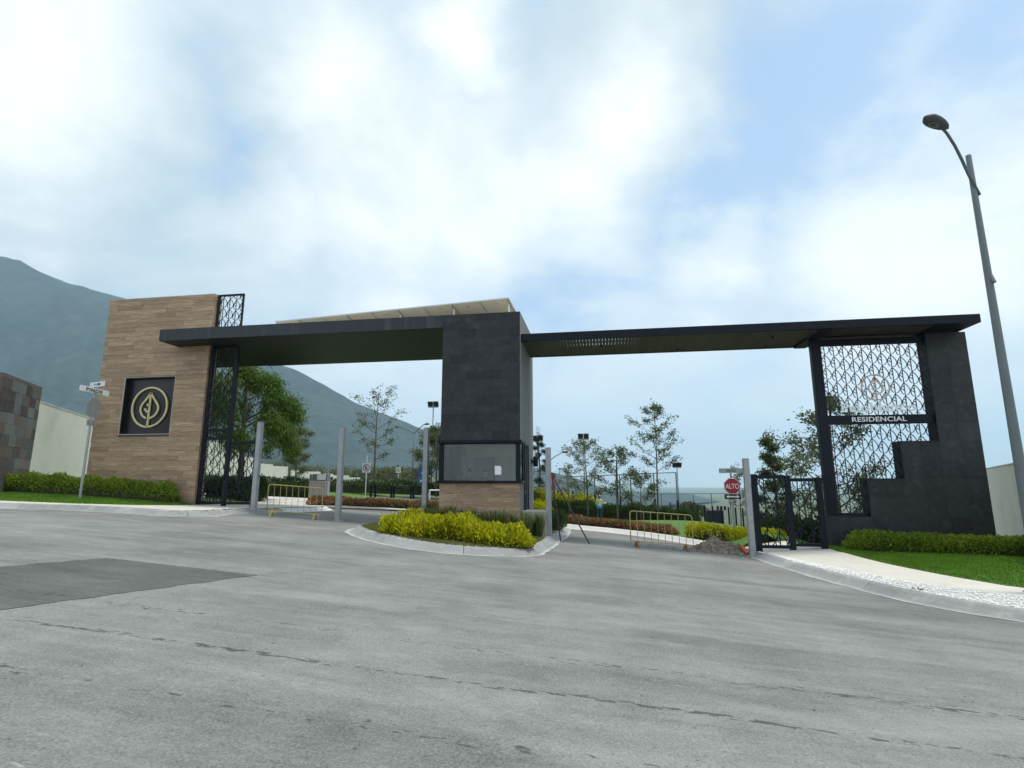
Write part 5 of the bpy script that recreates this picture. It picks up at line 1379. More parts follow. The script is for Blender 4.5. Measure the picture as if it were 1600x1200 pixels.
for u_ in (866, 886, 929, 968, 985, 1021, 1056):
    Y_ = 62.0 + (u_ - 866) * .01; vt = 746 - (u_ - 866) * (746 - 738) / 190
    p = atY(u_, vt, Y_); x = p[0]; z = Tz(x, Y_); tops.append((x, Y_, p[2]))
    MB().tube([(x, Y_, z - .1), (x, Y_, p[2])], .07, 6).build('post', LAMPG, cf)
    MB().bbox(x - .11, x + .11, Y_ - .25, Y_ - .08, z - .1, z + 2.5, .01).build('lower_post', NAVY, cf)
MB().tube(tops, .06, 6).build('top_rail', LAMPG, cf)
V = []; F = []
for (x, y, zt_) in tops: V += [(x, y + .1, Tz(x, y) + .05), (x, y + .1, zt_ - .05)]
for k in range(len(tops) - 1): F.append((2 * k, 2 * k + 2, 2 * k + 3, 2 * k + 1))
obj('chain_link', V, F, NET, cf)
# fence running off to the right
rf = thing('boundary_fence', (12, 66, Tz(12, 66)), 'black-posted mesh fence running off beyond the lawn', 'fence')
tops = []
for k, u_ in enumerate((1047, 1058, 1069, 1079.5, 1089.5, 1100, 1113, 1126, 1138, 1149, 1160, 1171, 1184, 1199, 1216, 1235)):
    Y_ = 58 - k * .7; p = atY(u_, 785 + k * .9, Y_); x = p[0]; z = Tz(x, Y_) ; tops.append((x, Y_, p[2] + .0))
    MB().bbox(x - .06, x + .06, Y_ - .06, Y_ + .06, p[2] - 2.4, p[2], .008).build('post', NAVY, rf)
V = []; F = []
for (x, y, zt_) in tops: V += [(x, y + .08, zt_ - 2.3), (x, y + .08, zt_ - .05)]
for k in range(len(tops) - 1): F.append((2 * k, 2 * k + 2, 2 * k + 3, 2 * k + 1))
obj('chain_link', V, F, NET, rf)
tf = thing('net_fence', (12, 76, Tz(12, 76)), 'high thin-poled net fence on the far side of the court', 'fence')
tops = []
for u_ in (1007, 1033, 1083, 1111, 1140, 1170, 1215, 1260):
    Y_ = 82; p = atY(u_, 772 - (u_ - 1007) * .008, Y_); x = p[0]; z = Tz(x, Y_); tops.append((x, Y_, p[2]))
    MB().tube([(x, Y_, z - .1), (x, Y_, p[2])], .06, 6).build('post', LAMPG, tf)
MB().tube(tops, .06, 6).build('top_rail', LAMPG, tf)
# dark court posts seen left of the trees
for k, u_ in enumerate((854.5, 866, 872.5, 877.5, 895.5)):
    Y_ = 46.0; x, z = at_base(u_, 790, Y_); zt_ = atY(u_, 765 + k * .8, Y_)[2]
    o = thing('court_post', (x, Y_, z), 'square black fence post left of the loose-crowned trees', 'post', 'black fence posts left of the trees')
    MB().bbox(x - .07, x + .07, Y_ - .07, Y_ + .07, z, zt_, .01).build('shaft', NAVY, o); MB().bbox(x - .08, x + .08, Y_ - .08, Y_ + .08, zt_, zt_ + .03, .005).build('cap', NAVY, o)
pb_ = atY(1116, 798, 60); 
sh = thing('equipment_box', (pb_[0], 60, Tz(pb_[0], 60)), 'low dark equipment box beyond the lawn by the mesh fence', 'box')
bz0 = atY(1116, 806, 60)[2]; bz1 = atY(1116, 797, 60)[2]; xa = atY(1103, 800, 60)[0]; xb = atY(1129, 800, 60)[0]
MB().bbox(xa, xb, 59.5, 61, bz0 - 1.2, bz1, .03).build('body', NAVY, sh)
for k in range(3): MB().bbox(xa + 1.05 + k * .35, xa + 1.25 + k * .35, 59.7, 59.9, bz1, bz1 + .42, .01).build('vent', NAVY, sh)
# distant cream walls on the hillside, stepping down
segs = [(300, 352, 688, 775, 50), (352, 380, 700, 762, 58), (380, 404, 714, 755, 68), (404, 425, 724, 747, 80), (425, 449, 728, 748, 86), (456, 474, 735, 750, 100), (474, 500, 736.5, 752, 106), (508, 520, 740, 754, 118), (520, 545, 742.5, 755, 126), (545, 562, 746, 757, 138), (562, 580, 749.5, 758, 150), (580, 600, 754, 759, 165)]
for ua, ub, vt, vb, Y_ in segs:
    a = atY(ua, vt, Y_); b = atY(ub, vt, Y_ + 4); z1 = a[2]; z0 = min(atY(ua, vb, Y_)[2], Tz(a[0], Y_)) - 1
    wl2 = thing('boundary_wall', ((a[0] + b[0]) / 2, Y_ + 2, z0), 'distant cream boundary wall panel on the scrub slope', 'wall', 'distant cream wall panels on the slope')
    MB().slab([(a[0], Y_), (b[0], Y_ + 4), (b[0], Y_ + 4.3), (a[0], Y_ + .3)], z0, z1).build('wall_panel', CREAM, wl2); MB().box(a[0] - .15, a[0] + .15, Y_ - .15, Y_ + .15, z0, z1 + .1).build('pier', CREAM, wl2)

# ------------------------------------------------------------------ plants
def leaf_mesh(name, P, D, size, mat, seed, width=.42, curl=.15):
    """one kite-shaped leaf per point P (n,3), pointing along D (n,3)"""
    r = np.random.default_rng(seed); n = len(P); P = np.asarray(P, float)
    D = np.asarray(D, float) + r.normal(0, .45, (n, 3)); D /= np.linalg.norm(D, axis=1)[:, None] + 1e-9
    S = np.cross(D, r.normal(0, 1, (n, 3))); S /= np.linalg.norm(S, axis=1)[:, None] + 1e-9
    Nn = np.cross(D, S)
    L = (size * r.uniform(.6, 1.3, n))[:, None]
    a = P; b = P + D * L * .45 + S * L * width * .5 + Nn * L * curl; c = P + D * L; d = P + D * L * .45 - S * L * width * .5 + Nn * L * curl
    V = np.stack([a, b, c, d], 1).reshape(-1, 3); F = np.arange(4 * n).reshape(-1, 4)
    return raw_mesh(name, V, F, mat)
def hedge(name, path, width, height, zf, mat, n, leaf, label, cat='hedge', seed=1, lump=.16, group=None, core=True, lw=.45, up=.5, var_h=None, lf=3.2, shell=.72):
    P = resample(path, .15); Nn = normals2(P); r = np.random.default_rng(seed)
    c0 = P[len(P) // 2]; root = thing(name, (c0[0], c0[1], zf(*c0[:2])), label, cat, group)
    L = len(P)
    idx = r.uniform(0, L - 1, n); i0 = idx.astype(int); fr = (idx - i0)[:, None]; i1 = np.minimum(i0 + 1, L - 1)
    C = P[i0] * (1 - fr) + P[i1] * fr; NN = Nn[i0]
    th = np.pi * (r.beta(1.15, 1.15, n))               # 0 = far side ... pi = near side
    lmp = 1 + lump * noise2(C[:, 0] + np.cos(th) * width * .5, C[:, 1] + np.cos(th) * width * .5 * NN[:, 1], seed, 3, lf) + lump * .6 * r.normal(0, .5, n)
    hh = height * (1 if var_h is None else np.array([var_h(a / L) for a in idx]))
    e = .55
    cx = np.sign(np.cos(th)) * np.abs(np.cos(th)) ** e * width / 2 * lmp; cz = np.abs(np.sin(th)) ** e * hh * lmp
    rad = r.uniform(shell, 1.03, n); cx *= rad; cz *= np.maximum(rad, .6)
    # taper both ends
    endf = np.clip(np.minimum(idx, L - 1 - idx) / 3.0, .15, 1) ** .5; cx *= endf; cz *= endf
    z0 = np.array([zf(a, b) for a, b in C]) if n < 6000 else np.interp(idx, np.arange(L), [zf(*p[:2]) for p in P])
    X = np.stack([C[:, 0] + NN[:, 0] * cx, C[:, 1] + NN[:, 1] * cx, z0 + cz], 1)
    D = np.stack([NN[:, 0] * np.cos(th) * .8, NN[:, 1] * np.cos(th) * .8, np.abs(np.sin(th)) * .8 + up], 1)
    me = leaf_mesh('foliage', X - np.array(WL[root]), D, leaf, mat, seed + 1, lw)
    put('foliage', me, WL[root], root)
    if core:
        V = []; F = []; m = 7; st = max(1, L // 60); ids = list(range(0, L, st)); ids = ids if ids[-1] == L - 1 else ids + [L - 1]
        for i in ids:
            ef = max(.2, min(i, L - 1 - i) / 3.0) if min(i, L - 1 - i) < 3 else 1
            hv = height * (1 if var_h is None else var_h(i / L))
            for k in range(m):
                a = math.pi * k / (m - 1); ox = math.copysign(abs(math.cos(a)) ** .6, math.cos(a)) * width * .36 * ef; oz = abs(math.sin(a)) ** .6 * hv * .76 * ef
                V.append((P[i, 0] + Nn[i, 0] * ox, P[i, 1] + Nn[i, 1] * ox, zf(*P[i, :2]) + oz - .01))
        for i in range(len(ids) - 1):
            for k in range(m - 1): F.append((i * m + k, (i + 1) * m + k, (i + 1) * m + k + 1, i * m + k + 1))
        obj('branches', V, F, TWIG, root)
    return root

def tree(name, base, H, crown, label, mat, n_leaves, leaf, seed, trunk_r=.07, limbs=9, droop=0.0, start=.35, spread=1.0, group=None, lw=.45, clump=.22, lean=(0, 0), stake=False, shape='oval'):
    """tapered trunk, limbs and twigs; leaves in clumps round the twigs. crown = half width of the crown"""
    r = np.random.default_rng(seed); root = thing(name, base, label, 'tree', group)
    B = Vector(base); mb = MB()
    tp = [B + Vector((lean[0] * t + .12 * math.sin(3.1 * t + seed) * t, lean[1] * t + .10 * math.sin(2.3 * t + 2 * seed) * t, H * .93 * t)) for t in np.linspace(0, 1, 9)]
    mb.tube(tp, [trunk_r * (1 - .86 * t) + .004 for t in np.linspace(0, 1, 9)], 7)
    tips = []
    def at(t):
        k = min(int(t * 8), 7); f = t * 8 - k; return tp[k].lerp(tp[k + 1], f)
    for k in range(limbs):
        t = start + (1 - start) * ((k + r.uniform(.1, .9)) / limbs) * .97
        if shape == 'oval': w = math.sin(math.pi * min(1, max(.12, (t - start) / (1 - start) * .80 + .20))) ** .7
        elif shape == 'cone': w = max(.12, 1 - (t - start) / (1 - start)) ** .9
        else: w = .55 + .45 * math.sin(math.pi * (t - start) / (1 - start))
        a = k * 2.399 + r.uniform(-.4, .4); ln = crown * w * r.uniform(.75, 1.1)
        rise = (.75 - .6 * droop) * ln * r.uniform(.6, 1.2) if shape != 'cone' else .15 * ln
        s = at(t); d = Vector((math.cos(a), math.sin(a), 0)) * ln * spread
        e = s + d + Vector((0, 0, rise)); m_ = s.lerp(e, .5) + Vector((0, 0, -.08 * ln + .25 * droop * ln))
        if droop: e = s + d + Vector((0, 0, rise * .2 - droop * .35 * ln))
        rb = max(.008, trunk_r * (1 - .8 * t) * .55)
        pts = [s, s.lerp(m_, .5) + Vector(r.normal(0, .02 * ln, 3)), m_, m_.lerp(e, .5) + Vector((0, 0, .05 * ln)), e]
        mb.tube(pts, [rb, rb * .8, rb * .6, rb * .4, .004], 5, cap=False)
        for j in range(6):
            f = r.uniform(.3, 1.0); q = pts[min(4, int(f * 4))].lerp(pts[min(4, int(f * 4) + 1)], f * 4 - int(f * 4))
            aa = a + r.uniform(-1.3, 1.3); l2 = ln * r.uniform(.25, .5)
            e2 = q + Vector((math.cos(aa) * l2, math.sin(aa) * l2, l2 * r.uniform(-.1, .8) - droop * l2 * 1.4))
            mb.tube([q, q.lerp(e2, .5) + Vector((0, 0, .04 * ln)), e2], [rb * .4, rb * .25, .003], 4, cap=False)
            tips.append((q, e2)); 
        tips.append((pts[2], e))
    tips.append((tp[-2], tp[-1] + Vector((0, 0, H * .07)))); tips.append((tp[-3], tp[-1]))
    mb.build('trunk', BARK, root, True, origin=B)
    if stake:
        for s in (-.35, .35): MB().tube([(B.x + s, B.y, B.z - .1), (B.x + s, B.y, B.z + 1.5)], .03, 6).build('stake', SLATW, root)
    per = max(1, n_leaves // len(tips)); X = []; D = []
    for q, e in tips:
        m = int(per * r.uniform(.5, 1.5)); t = r.beta(1.6, 1.0, m)[:, None]
        c = np.array(q) * (1 - t) + np.array(e) * t + r.normal(0, clump * .5, (m, 3)) * np.array([1, 1, .8])
        if droop: c[:, 2] -= droop * r.uniform(0, .8, m) ** 1.3 * crown * .45
        X.append(c); dd = np.array(e - q); dd = dd / (np.linalg.norm(dd) + 1e-6)
        D.append(np.tile(dd * .6 + np.array([0, 0, -.9 * droop + .1]), (m, 1)))
    X = np.vstack(X); D = np.vstack(D)
    if droop > .5: ok = X[:, 2] > B.z + 2.7 + .5 * np.sin(X[:, 0] * 3) ; X, D = X[ok], D[ok]
    put('crown', leaf_mesh('crown', X - np.array(B), D, leaf, mat, seed + 9, lw), B, root)
    return root

def ground_in(u_, Y_): x, z = at_base(u_, 790, Y_); return (x, Y_, z + .10)
# trees inside the gate
tree('weeping_tree', (-18.3, 25.6, Tz(-18.3, 25.6) + .1), 7.9, 3.0, 'full green tree with drooping foliage behind the left gate', L_WEEP, 48000, .20, 21, .19, 16, droop=.75, start=.36, lw=.22, clump=.42)
tree('olive_tree', ground_in(459, 41), 5.4, 1.15, 'slim grey-olive upright tree right of the drooping tree', L_OLIVE, 7000, .16, 22, .07, 12, start=.22, lw=.3, clump=.3)
tree('tall_tree', ground_in(583, 45), 9.3, 2.0, 'tall sparse tree with bare lower trunk behind the no-parking sign', L_OAK, 1500, .20, 23, .10, 17, start=.30, clump=.3, shape='top')
tree('bushy_tree', ground_in(681, 42), 5.6, 1.7, 'bushy green tree peeping out left of the guard booth', L_OLIVE, 9000, .18, 24, .09, 13, start=.18, clump=.35)
tree('sparse_tree', ground_in(660, 44), 5.0, .9, 'thin dark tree just left of the grey island post', L_OAK, 900, .18, 25, .06, 9, start=.2)
tree('conifer', ground_in(843, 47), 7.3, 1.75, 'tiered dark conifer at the booth corner', L_CONIF, 9000, .20, 26, .11, 22, start=.12, lw=.16, clump=.16, shape='cone', droop=.25)
tree('loose_tree', ground_in(918, 38), 5.7, 1.55, 'pale loose-crowned tree left of the worker', L_OLIVE, 3400, .13, 27, .07, 15, start=.25, clump=.28)
tree('young_tree', ground_in(890, 43), 4.2, .8, 'small thin birch-like tree behind the black fence posts', L_OLIVE, 900, .14, 28, .05, 9, start=.3)
tree('loose_tree', ground_in(965, 36), 4.9, 1.35, 'leafy loose-crowned tree holding the post lantern between its branches', L_OAK, 2600, .14, 29, .065, 14, start=.3, clump=.28)
tree('young_tree', ground_in(1001, 39), 3.6, 1.25, 'low broad-leaved tree behind the yellow barrier', L_OAK, 1700, .17, 30, .05, 10, start=.18, clump=.3)
tree('tall_tree', ground_in(1028, 41), 9.2, 1.75, 'tallest slender tree rising behind the yellow barrier with the rusty feet', L_OAK, 3000, .16, 31, .075, 20, start=.42, clump=.24)
tree('young_tree', ground_in(1156, 44), 4.9, .9, 'thin pale tree behind the red stop sign', L_OLIVE, 1300, .15, 32, .05, 10, start=.2)
tree('young_oak', ground_in(1213, 28.5), 5.2, 1.15, 'dense columnar oak seen through the left leaf of the right gate', L_OAK, 6500, .15, 33, .08, 15, start=.08, clump=.26, shape='cone')
tree('sparse_tree', ground_in(1258, 33), 5.0, 1.5, 'wispy light-crowned tree above the right gate', L_OLIVE, 2100, .15, 34, .06, 12, start=.22, clump=.3)
tree('young_oak', (9.35, 24.2, Tz(9.35, 24.2) + .1), 6.4, 1.75, 'dark leafy tree standing behind the large leaf screen', L_OAK, 4200, .15, 35, .09, 17, start=.15, clump=.3)
# distant scrub trees on the slope
k = 0
for u_, v_, Y_, s_ in [(406, 742, 95, 3.5), (418, 733, 110, 4.5), (440, 735, 125, 5), (470, 742, 140, 4.5), (492, 741, 150, 5), (530, 750, 150, 4.5), (560, 754, 160, 4), (590, 757, 130, 4), (606, 757, 110, 3.5), (628, 760, 120, 4), (648, 762, 100, 3.5), (575, 748, 210, 6), (540, 741, 230, 7), (505, 735, 240, 8), (470, 728, 260, 9), (435, 722, 260, 9), (610, 752, 220, 6), (640, 756, 200, 5), (862, 780, 105, 3), (880, 782, 110, 3.5), (900, 786, 120, 3), (1076, 790, 70, 1.6), (1090, 793, 75, 1.3)]:
    x = atY(u_, v_, Y_)[0]; z = min(atY(u_, v_ + 6, Y_)[2], Tz(x, Y_) + 6)
    rr = np.random.default_rng(300 + k); n = 900
    r = thing('scrub_tree', (x, Y_, Tz(x, Y_) - .1), 'small distant scrub tree on the slope', 'tree', 'distant scrub trees on the slope')
    zc = atY(u_, v_, Y_)[2]; base_z = Tz(x, Y_)
    top = max(zc, base_z + .5 * s_)
    th = rr.uniform(0, 2 * math.pi, n); ph_ = np.arccos(rr.uniform(-.7, 1, n)); ra = s_ * .6 * (1 + .3 * np.sin(3 * th + k) * np.sin(2 * ph_)) * rr.uniform(.5, 1, n) ** .5
    X = np.stack([ra * np.sin(ph_) * np.cos(th) * 1.2, ra * np.sin(ph_) * np.sin(th), (top - base_z) * .65 + ra * np.cos(ph_) * .8], 1)
    put('crown', leaf_mesh('crown', X, X / (s_ + 1e-6), .5, L_OLIVE if k % 3 else L_OAK, 400 + k, .7), (x, Y_, base_z), r)
    MB().tube([(x, Y_, base_z - .5), (x + .2, Y_, top)], [.15, .05], 6).build('trunk', BARK, r); k += 1

# hedges
zLv = lambda x, y: Tz(x, y) + K + .01
hl = [g2(-60, 771, .2), g2(0, 770, .2), g2(60, 773, .2), g2(120, 778, .2)]
hedge('hedge', [(-27.5, 18.0), (-22.2, 18.15), (-20.6, 18.2), (-18.5, 18.35), (-16.9, 18.45), (-15.75, 18.5)], .75, .62, lambda x, y: Tz(x, y) + K + bankL(x) * .9, L_HEDGE, 30000, .075, 'clipped green hedge at the foot of the timber-clad wall', seed=41, lump=.17, lf=6)
hedge('hedge', [(7.25, 18.72), (8.5, 18.70), (10, 18.68), (11.5, 18.64), (13.2, 18.55), (15, 18.4)], .80, .50, lambda x, y: zHed(x, y) - .05, L_HEDGE, 34000, .075, 'clipped green hedge at the foot of the stepped stone wall', seed=42, lump=.17, lf=6)
# golden shrub bed on the island
fr0 = [g2(586, 830, .19), g2(640, 837, .19), g2(720, 845, .19), g2(790, 853, .19), g2(828, 857, .19)]
ctrl = [(p[0] + (.25 if i == 0 else 0), p[1] + .62) for i, p in enumerate(fr0)]
zIs = lambda x, y: Tz(x, y) + K + .0
hedge('golden_shrubs', ctrl, 1.45, .50, zIs, L_YELLOW, 40000, .085, 'bright golden-yellow shrub bed in front of the guard booth', cat='shrubs', seed=43, lump=.2, lw=.42, up=.8, lf=7.5, shell=.62, var_h=lambda t: .95 + .2 * math.sin(9 * t) * math.sin(23 * t) - .30 * max(0, t - .55) / .45)
# lilyturf clumps along the booth
def turf_clump(seed, n=120, h=.92):
    r = np.random.default_rng(seed); V = []; F = []
    for i in range(n):
        a = r.uniform(0, 6.283); out = r.uniform(.06, .36); hh = h * r.uniform(.6, 1.1); b = r.normal(0, .05, 2)
        w_ = .013; s = np.array([-math.sin(a), math.cos(a), 0]) * w_
        pts = [np.array([b[0] + math.cos(a) * out * t ** 1.6, b[1] + math.sin(a) * out * t ** 1.6, hh * (t - .25 * t ** 3)]) for t in (0, .4, .75, 1)]
        n0 = len(V)
        for q, ww in zip(pts, (1, 1, .7, .1)): V += [q - s * ww, q + s * ww]
        for k in range(3): F.append((n0 + 2 * k, n0 + 2 * k + 1, n0 + 2 * k + 3, n0 + 2 * k + 2))
    return raw_mesh('blades', np.array(V), np.array(F), L_GRASSC)
cm = [turf_clump(s) for s in (51, 52, 53)]
k = 0
for x, y in [(-5.65, 17.75), (-5.3, 17.65), (-4.95, 17.7), (-4.6, 17.6), (-4.25, 17.65), (-3.9, 17.55), (-3.55, 17.6), (-3.2, 17.5), (-2.85, 17.55), (-2.5, 17.4), (-2.15, 17.35), (-2.3, 16.9), (-1.98, 17.25), (-5.85, 18.2), (-6.0, 18.7), (-6.1, 19.2)]:
    r = thing('lilyturf', (x, y, zIs(x, y)), 'dark green strappy grass clump planted along the booth base', 'grass clump', 'grass clumps along the booth')
    o = put('blades', cm[k % 3], (x, y, zIs(x, y)), r); o.rotation_euler.z = k * 1.3; o.scale = (1, 1, .85 + .25 * ((k * 7) % 5) / 5); k += 1
# inner hedges
zin = lambda x, y: Tz(x, y) + .14
def off_line(L, d):
    P = resample(L, .5); Nn = normals2(P); return [(p[0] + n_[0] * d, p[1] + n_[1] * d) for p, n_ in zip(P, Nn)][::4]
fkl = [g2(505, 791, .16), g2(590, 792, .16), g2(640, 797, .16), (-7.0, 27.9)]
hedge('flower_hedge', off_line(fkl, .95), .9, .36, zin, L_FLOWER, 9000, .10, 'low red-flowered hedge behind the inner kerb on the left', seed=61, cat='hedge', lw=.6)
fkr = [(-3.2, 26.0), g2(880, 825), g2(940, 831), g2(1000, 838), g2(1048, 845)]
hedge('flower_hedge', off_line(fkr, 1.05), .9, .33, zin, L_FLOWER, 12000, .09, 'low red-flowered hedge behind the inner kerb on the right', seed=62, lw=.6)
fky = [g2(1052, 846), g2(1085, 852), (4.2, 21.9), (5.2, 22.9), (6.6, 24.0)]
hedge('golden_hedge', [(p[0] + .75, p[1] + .8) for p in fky], .9, .55, zin, L_YELLOW, 9000, .10, 'low golden hedge behind the soil heap', seed=63, lw=.5)
hedge('dark_hedge', [(-36, 40), (-28, 41), (-22, 42), (-15, 43), (-10, 43)], 1.2, .95, zin, L_DARK, 12000, .16, 'long dark clipped hedge at the back of the left lawn', seed=64)
hedge('dark_hedge', [(-21.5, 27.3), (-19.0, 26.9), (-17.6, 25.6), (-16.8, 24.2)], 1.3, .95, lambda x, y: Tz(x, y) + K, L_DARK, 12000, .13, 'dark bushy hedge just inside the left gate', seed=65)
hedge('dark_hedge', [(-27, 31.8), (-22, 31.6), (-17, 31.4)], 1.0, .8, zin, L_DARK, 7000, .13, 'dark hedge behind the meter pillar', seed=66)
hedge('long_hedge', [(-4.6, 44.5), (-2, 44.0), (1, 43.2), (4, 42.0), (6.5, 40)], 1.5, 1.15, zin, L_DARK, 13000, .15, 'long dark hedge behind the worker', seed=67)
hedge('golden_hedge', [(-6.4, 46.6), (-4.5, 46.4), (-2.0, 46), (-.4, 45.6)], 1.2, 1.75, zin, L_YELLOW, 7000, .15, 'golden hedge topping the dark hedge near the worker', seed=68)
hedge('golden_hedge', [(-3.3, 24.2), (-2.6, 24.0), (-2.0, 23.8)], .8, .9, lambda x, y: Tz(x, y) + K, L_YELLOW, 3000, .09, 'short golden hedge behind the low concrete wall', seed=69)
hedge('hedge', [(-1.95, 20.6), (-1.85, 21.6), (-1.8, 22.6)], .7, .62, lambda x, y: Tz(x, y) + K, L_DARK, 3500, .09, 'small dark shrub row behind the post with leaning rods', seed=70)
hedge('hedge', [(6.4, 25.5), (8.5, 25.2), (11, 25.0), (13, 25.0)], 1.4, 1.0, lambda x, y: Tz(x, y) + .1, L_DARK, 9000, .13, 'dark hedge behind the right leaf-pattern gate', seed=71)

# turf blades
def blades(name, pts, h, mat, label, seed):
    r = np.random.default_rng(seed); P = np.asarray(pts); n = len(P); a = r.uniform(0, 6.283, n); hh = h * r.uniform(.5, 1.2, n); w_ = r.uniform(.006, .012, n)
    S = np.stack([np.cos(a) * w_, np.sin(a) * w_, 0 * a], 1); Lx = np.stack([r.normal(0, .35, n) * hh, r.normal(0, .35, n) * hh, hh], 1)
    V = np.stack([P - S, P + S, P + Lx], 1).reshape(-1, 3)
    tag(put(name, raw_mesh(name, V, np.arange(3 * n).reshape(-1, 3), mat), (0, 0, 0)), label, 'grass', kind='stuff')
def fill(A, B, n, za, zb, imax=None, lift=0.0):
    A, B = np.asarray(A), np.asarray(B); m = len(A) - 1; i = RNG.integers(0, m if imax is None else imax, n); t = RNG.random(n)[:, None]; s = RNG.random(n)[:, None]
    a = A[i] * (1 - t) + A[i + 1] * t; b = B[i] * (1 - t) + B[i + 1] * t; q = a * (1 - s) + b * s
    z = np.array([za(*x) for x in a]) * (1 - s[:, 0]) + np.array([zb(*x) for x in b]) * s[:, 0]
    return np.column_stack([q, z + lift])
im = int(np.argmax(LA[:, 0] > 13.5))
blades('turf_grass', fill(LA, LB, 70000, lambda x, y: zLawnEdge(x, y) + .01, zHed, im), .055, L_BLADE, 'short mown grass on the lawn before the stepped stone wall', 81)
A_ = rs_line(walkL_in[2:8], 30); B_ = rs_line([(-27, 18.2), (-22, 18.3), (-20, 18.35), (-18, 18.5), (-16.2, 18.6), (-15.5, 18.7)], 30)
blades('turf_grass', fill(A_, B_, 30000, lambda x, y: Tz(x, y) + K, lambda x, y: Tz(x, y) + K + bankL(x) * .8), .055, L_BLADE, 'short mown grass before the left hedge', 82)
sel = [p for p in backI if p[1] < 17.2]; sel = np.array(sel); cen = np.array([-4.2, 17.0]); q = []
for _ in range(30000):
    p = sel[RNG.integers(0, len(sel))]; s = RNG.random() ** 1.4 * .6; w_ = p * (1 - s) + cen * s + RNG.normal(0, .04, 2); q.append((w_[0], w_[1], zIs(*w_) - .005))
blades('verge_grass', q, .05, L_DRY, 'patchy dry grass round the golden shrub bed', 83)

# dead leaves on the pebbles
q = [];
for _ in range(60):
    i = RNG.integers(20, 55); s = RNG.random(); a = PA[i] * (1 - s) + PB[i] * s + RNG.normal(0, .1, 2)
    if RNG.random() < .6: a = np.array(on_level(1437, 926, -.55)) + RNG.normal(0, .10, 2)
    q.append((a[0], a[1], -.53 + .02 * RNG.random()))
tag(put('dead_leaves', leaf_mesh('dead_leaves', np.array(q), np.tile([0.3, 0, .1], (60, 1)), .07, leaf_mat('dead_leaf', [(.09, .06, .03), (.16, .12, .06), (.05, .06, .02)]), 91), (0, 0, 0)), 'dead leaves lying on the white pebbles', 'leaves', kind='stuff')
# loose grit and litter on the street
pts = []
for _ in range(500):
    x, y = RNG.uniform(-9, 8), RNG.uniform(2.6, 16); pts.append((x, y, Tz(x, y) + .003))
tag(put('road_grit', scatter_stones('road_grit', pts, .011, material('grit', (.16, .155, .145), .9, var=.5, vscale=30), 12), (0, 0, 0)), 'scattered grit on the asphalt street', 'grit', kind='stuff')

# ------------------------------------------------------------------ people
def person(name, base, label, joints, radii, edges, mats, zones, face_dir, parts=None, height=1.7):
    me = bpy.data.meshes.new('body'); me.from_pydata([tuple(j) for j in joints], edges, []); 
    o = bpy.data.objects.new('body', me); COL.objects.link(o)
    md = o.modifiers.new('skin', 'SKIN'); me.skin_vertices[0].data[0].use_root = True
    for i, rr in enumerate(radii): me.skin_vertices[0].data[i].radius = rr if isinstance(rr, tuple) else (rr, rr)
    sb_ = o.modifiers.new('sub', 'SUBSURF'); sb_.levels = 2; sb_.render_levels = 2
    bpy.context.view_layer.update(); dg = bpy.context.evaluated_depsgraph_get(); ev = o.evaluated_get(dg); m2 = bpy.data.meshes.new_from_object(ev)
    bpy.data.objects.remove(o); bpy.data.meshes.remove(me); m2.name = 'body'
    m2.materials.clear()
    for m in mats: m2.materials.append(m)
    for p in m2.polygons: p.material_index = zones(p.center); p.use_smooth = True
    r = thing(name, base, label, 'person'); put('body', m2, base, r); return r
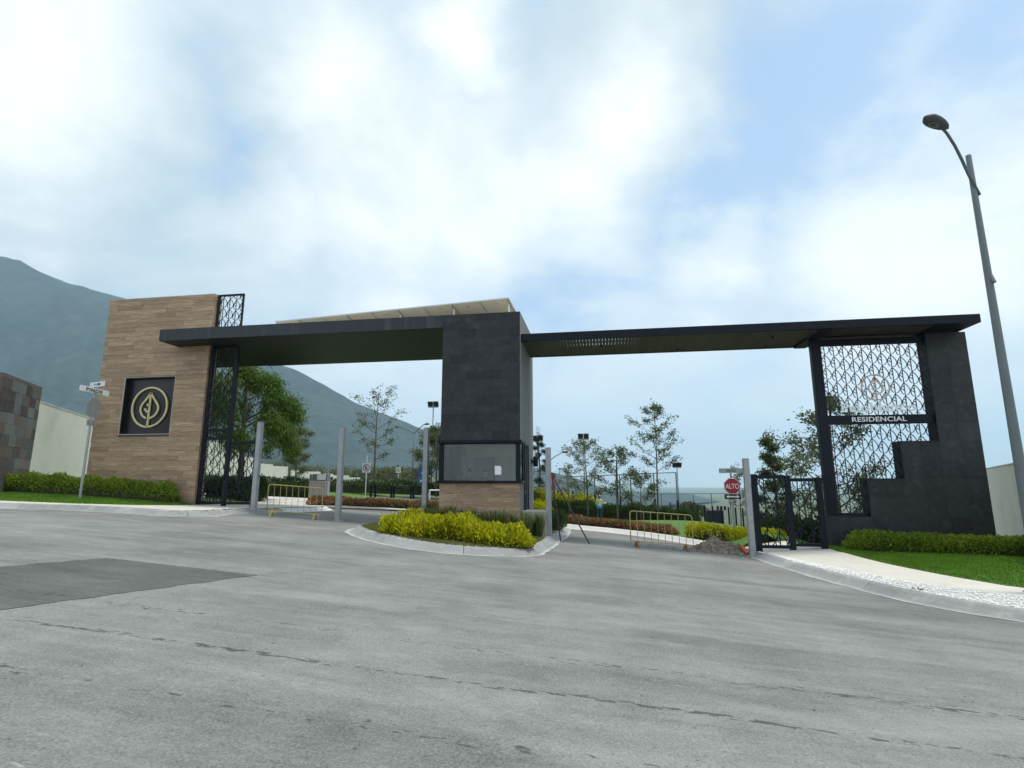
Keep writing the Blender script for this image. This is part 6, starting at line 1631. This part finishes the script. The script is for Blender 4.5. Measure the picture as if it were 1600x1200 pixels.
def human(base, label, shirt, trousers, seated=False, face=-1):
    f = face
    J = [(0, 0, .93), (0, 0, 1.10), (0, .0, 1.30), (0, 0, 1.44), (0, 0, 1.50), (0, f * .01, 1.58), (0, f * .015, 1.66),
         (.10, 0, .88), (.11, f * .02, .48), (.115, -f * .02, .08), (.12, f * .13, .035), (-.10, 0, .88), (-.12, f * .05, .48), (-.14, f * .03, .08), (-.145, f * .18, .035),
         (.19, 0, 1.38), (.25, -f * .02, 1.12), (.22, f * .20, .95), (.20, f * .27, .92), (-.19, 0, 1.38), (-.26, 0, 1.11), (-.20, f * .20, .98), (-.17, f * .27, .95)]
    Rr = [(.15, .11), (.14, .10), (.155, .105), (.09, .07), .05, (.075, .09), (.07, .085), .085, .062, .042, (.04, .03), .085, .062, .042, (.04, .03), .06, .043, .03, (.026, .018), .06, .043, .03, (.026, .018)]
    E_ = [(0, 1), (1, 2), (2, 3), (3, 4), (4, 5), (5, 6), (0, 7), (7, 8), (8, 9), (9, 10), (0, 11), (11, 12), (12, 13), (13, 14), (3, 15), (15, 16), (16, 17), (17, 18), (3, 19), (19, 20), (20, 21), (21, 22)]
    for hnd, s in ((18, 1), (22, -1)):
        h = J[hnd]
        for k, (dx, l_) in enumerate(((-.024, .075), (-.008, .085), (.008, .08), (.024, .062))):
            J.append((h[0] + dx * .7, h[1] + f * .03, h[2] - .01)); J.append((h[0] + dx, h[1] + f * (.03 + l_ * .6), h[2] - .02 - l_ * .3)); Rr += [.010, .008]; E_ += [(hnd, len(J) - 2), (len(J) - 2, len(J) - 1)]
        J.append((h[0] - s * .04, h[1] + f * .02, h[2] + .02)); J.append((h[0] - s * .05, h[1] + f * .055, h[2] + .012)); Rr += [.011, .009]; E_ += [(hnd, len(J) - 2), (len(J) - 2, len(J) - 1)]
    def zone(c):
        if c.z > 1.47: return 0
        if c.z < .07: return 3
        if c.z < .93 and abs(c.x) < .17: return 2
        if abs(c.x) > .15 and c.z < 1.03: return 0
        return 1
    r = person('person', base, label, J, Rr, E_, [SKIN, shirt, trousers, SHOE], zone, f)
    b = Vector(base)
    MB().lathe((b.x, b.y, b.z + 1.62), [(.082, 0), (.086, .04), (.075, .09), (.04, .125), (.005, .135)], 14).build('hair', HAIR, r, True)
    MB().add([(b.x - .012, b.y + f * .085, b.z + 1.60), (b.x + .012, b.y + f * .085, b.z + 1.60), (b.x, b.y + f * .115, b.z + 1.605), (b.x, b.y + f * .085, b.z + 1.645)], [(0, 1, 2), (0, 2, 3), (1, 3, 2)]).build('nose', SKIN, r)
    for s in (-1, 1):
        MB().lathe((b.x + s * .032, b.y + f * .088, b.z + 1.638), [(.004, -.007), (.011, 0), (.004, .007)], 8).build('eye', HAIR, r)
        MB().lathe((b.x + s * .083, b.y, b.z + 1.60), [(.006, -.025), (.012, 0), (.007, .028)], 8).build('ear', SKIN, r)
    MB().box(b.x - .022, b.x + .022, b.y + f * .086, b.y + f * .092, b.z + 1.566, b.z + 1.574).build('mouth', RODR, r)
    return r
wp = gp(938, 813.5, .14); wY = 41.5; x = atY(937, 800, wY)[0]
wk = human((x, wY, Tz(x, wY) + .14), 'worker in pale yellow shirt, white cap and blue trousers standing on the lawn', SHIRTY, JEANS, face=1)
b = Vector(WL[wk])
cp_ = MB().lathe((b.x, b.y, b.z + 1.66), [(.095, 0), (.096, .04), (.08, .10), (.03, .13)], 14); cp_.box(b.x - .07, b.x + .07, b.y + .08, b.y + .19, b.z + 1.665, b.z + 1.68); cp_.build('cap', LETW, wk, True)
ap_ = MB(); ap_.lathe((b.x, b.y, b.z + .80), [(.20, 0), (.185, .16), (.17, .30)], 16); ap_.build('apron', APRON, wk, True)
for u_, lab in ((733.5, 'seated guard with dark hair behind the middle of the booth window'), (759, 'guard in grey uniform behind the booth window beside the paper notice')):
    x = atY(u_, 735, 19.0)[0]; human((x, 19.05, .36 + (0.0 if u_ > 740 else .02)), lab, UNIF, JEANS, face=-1)
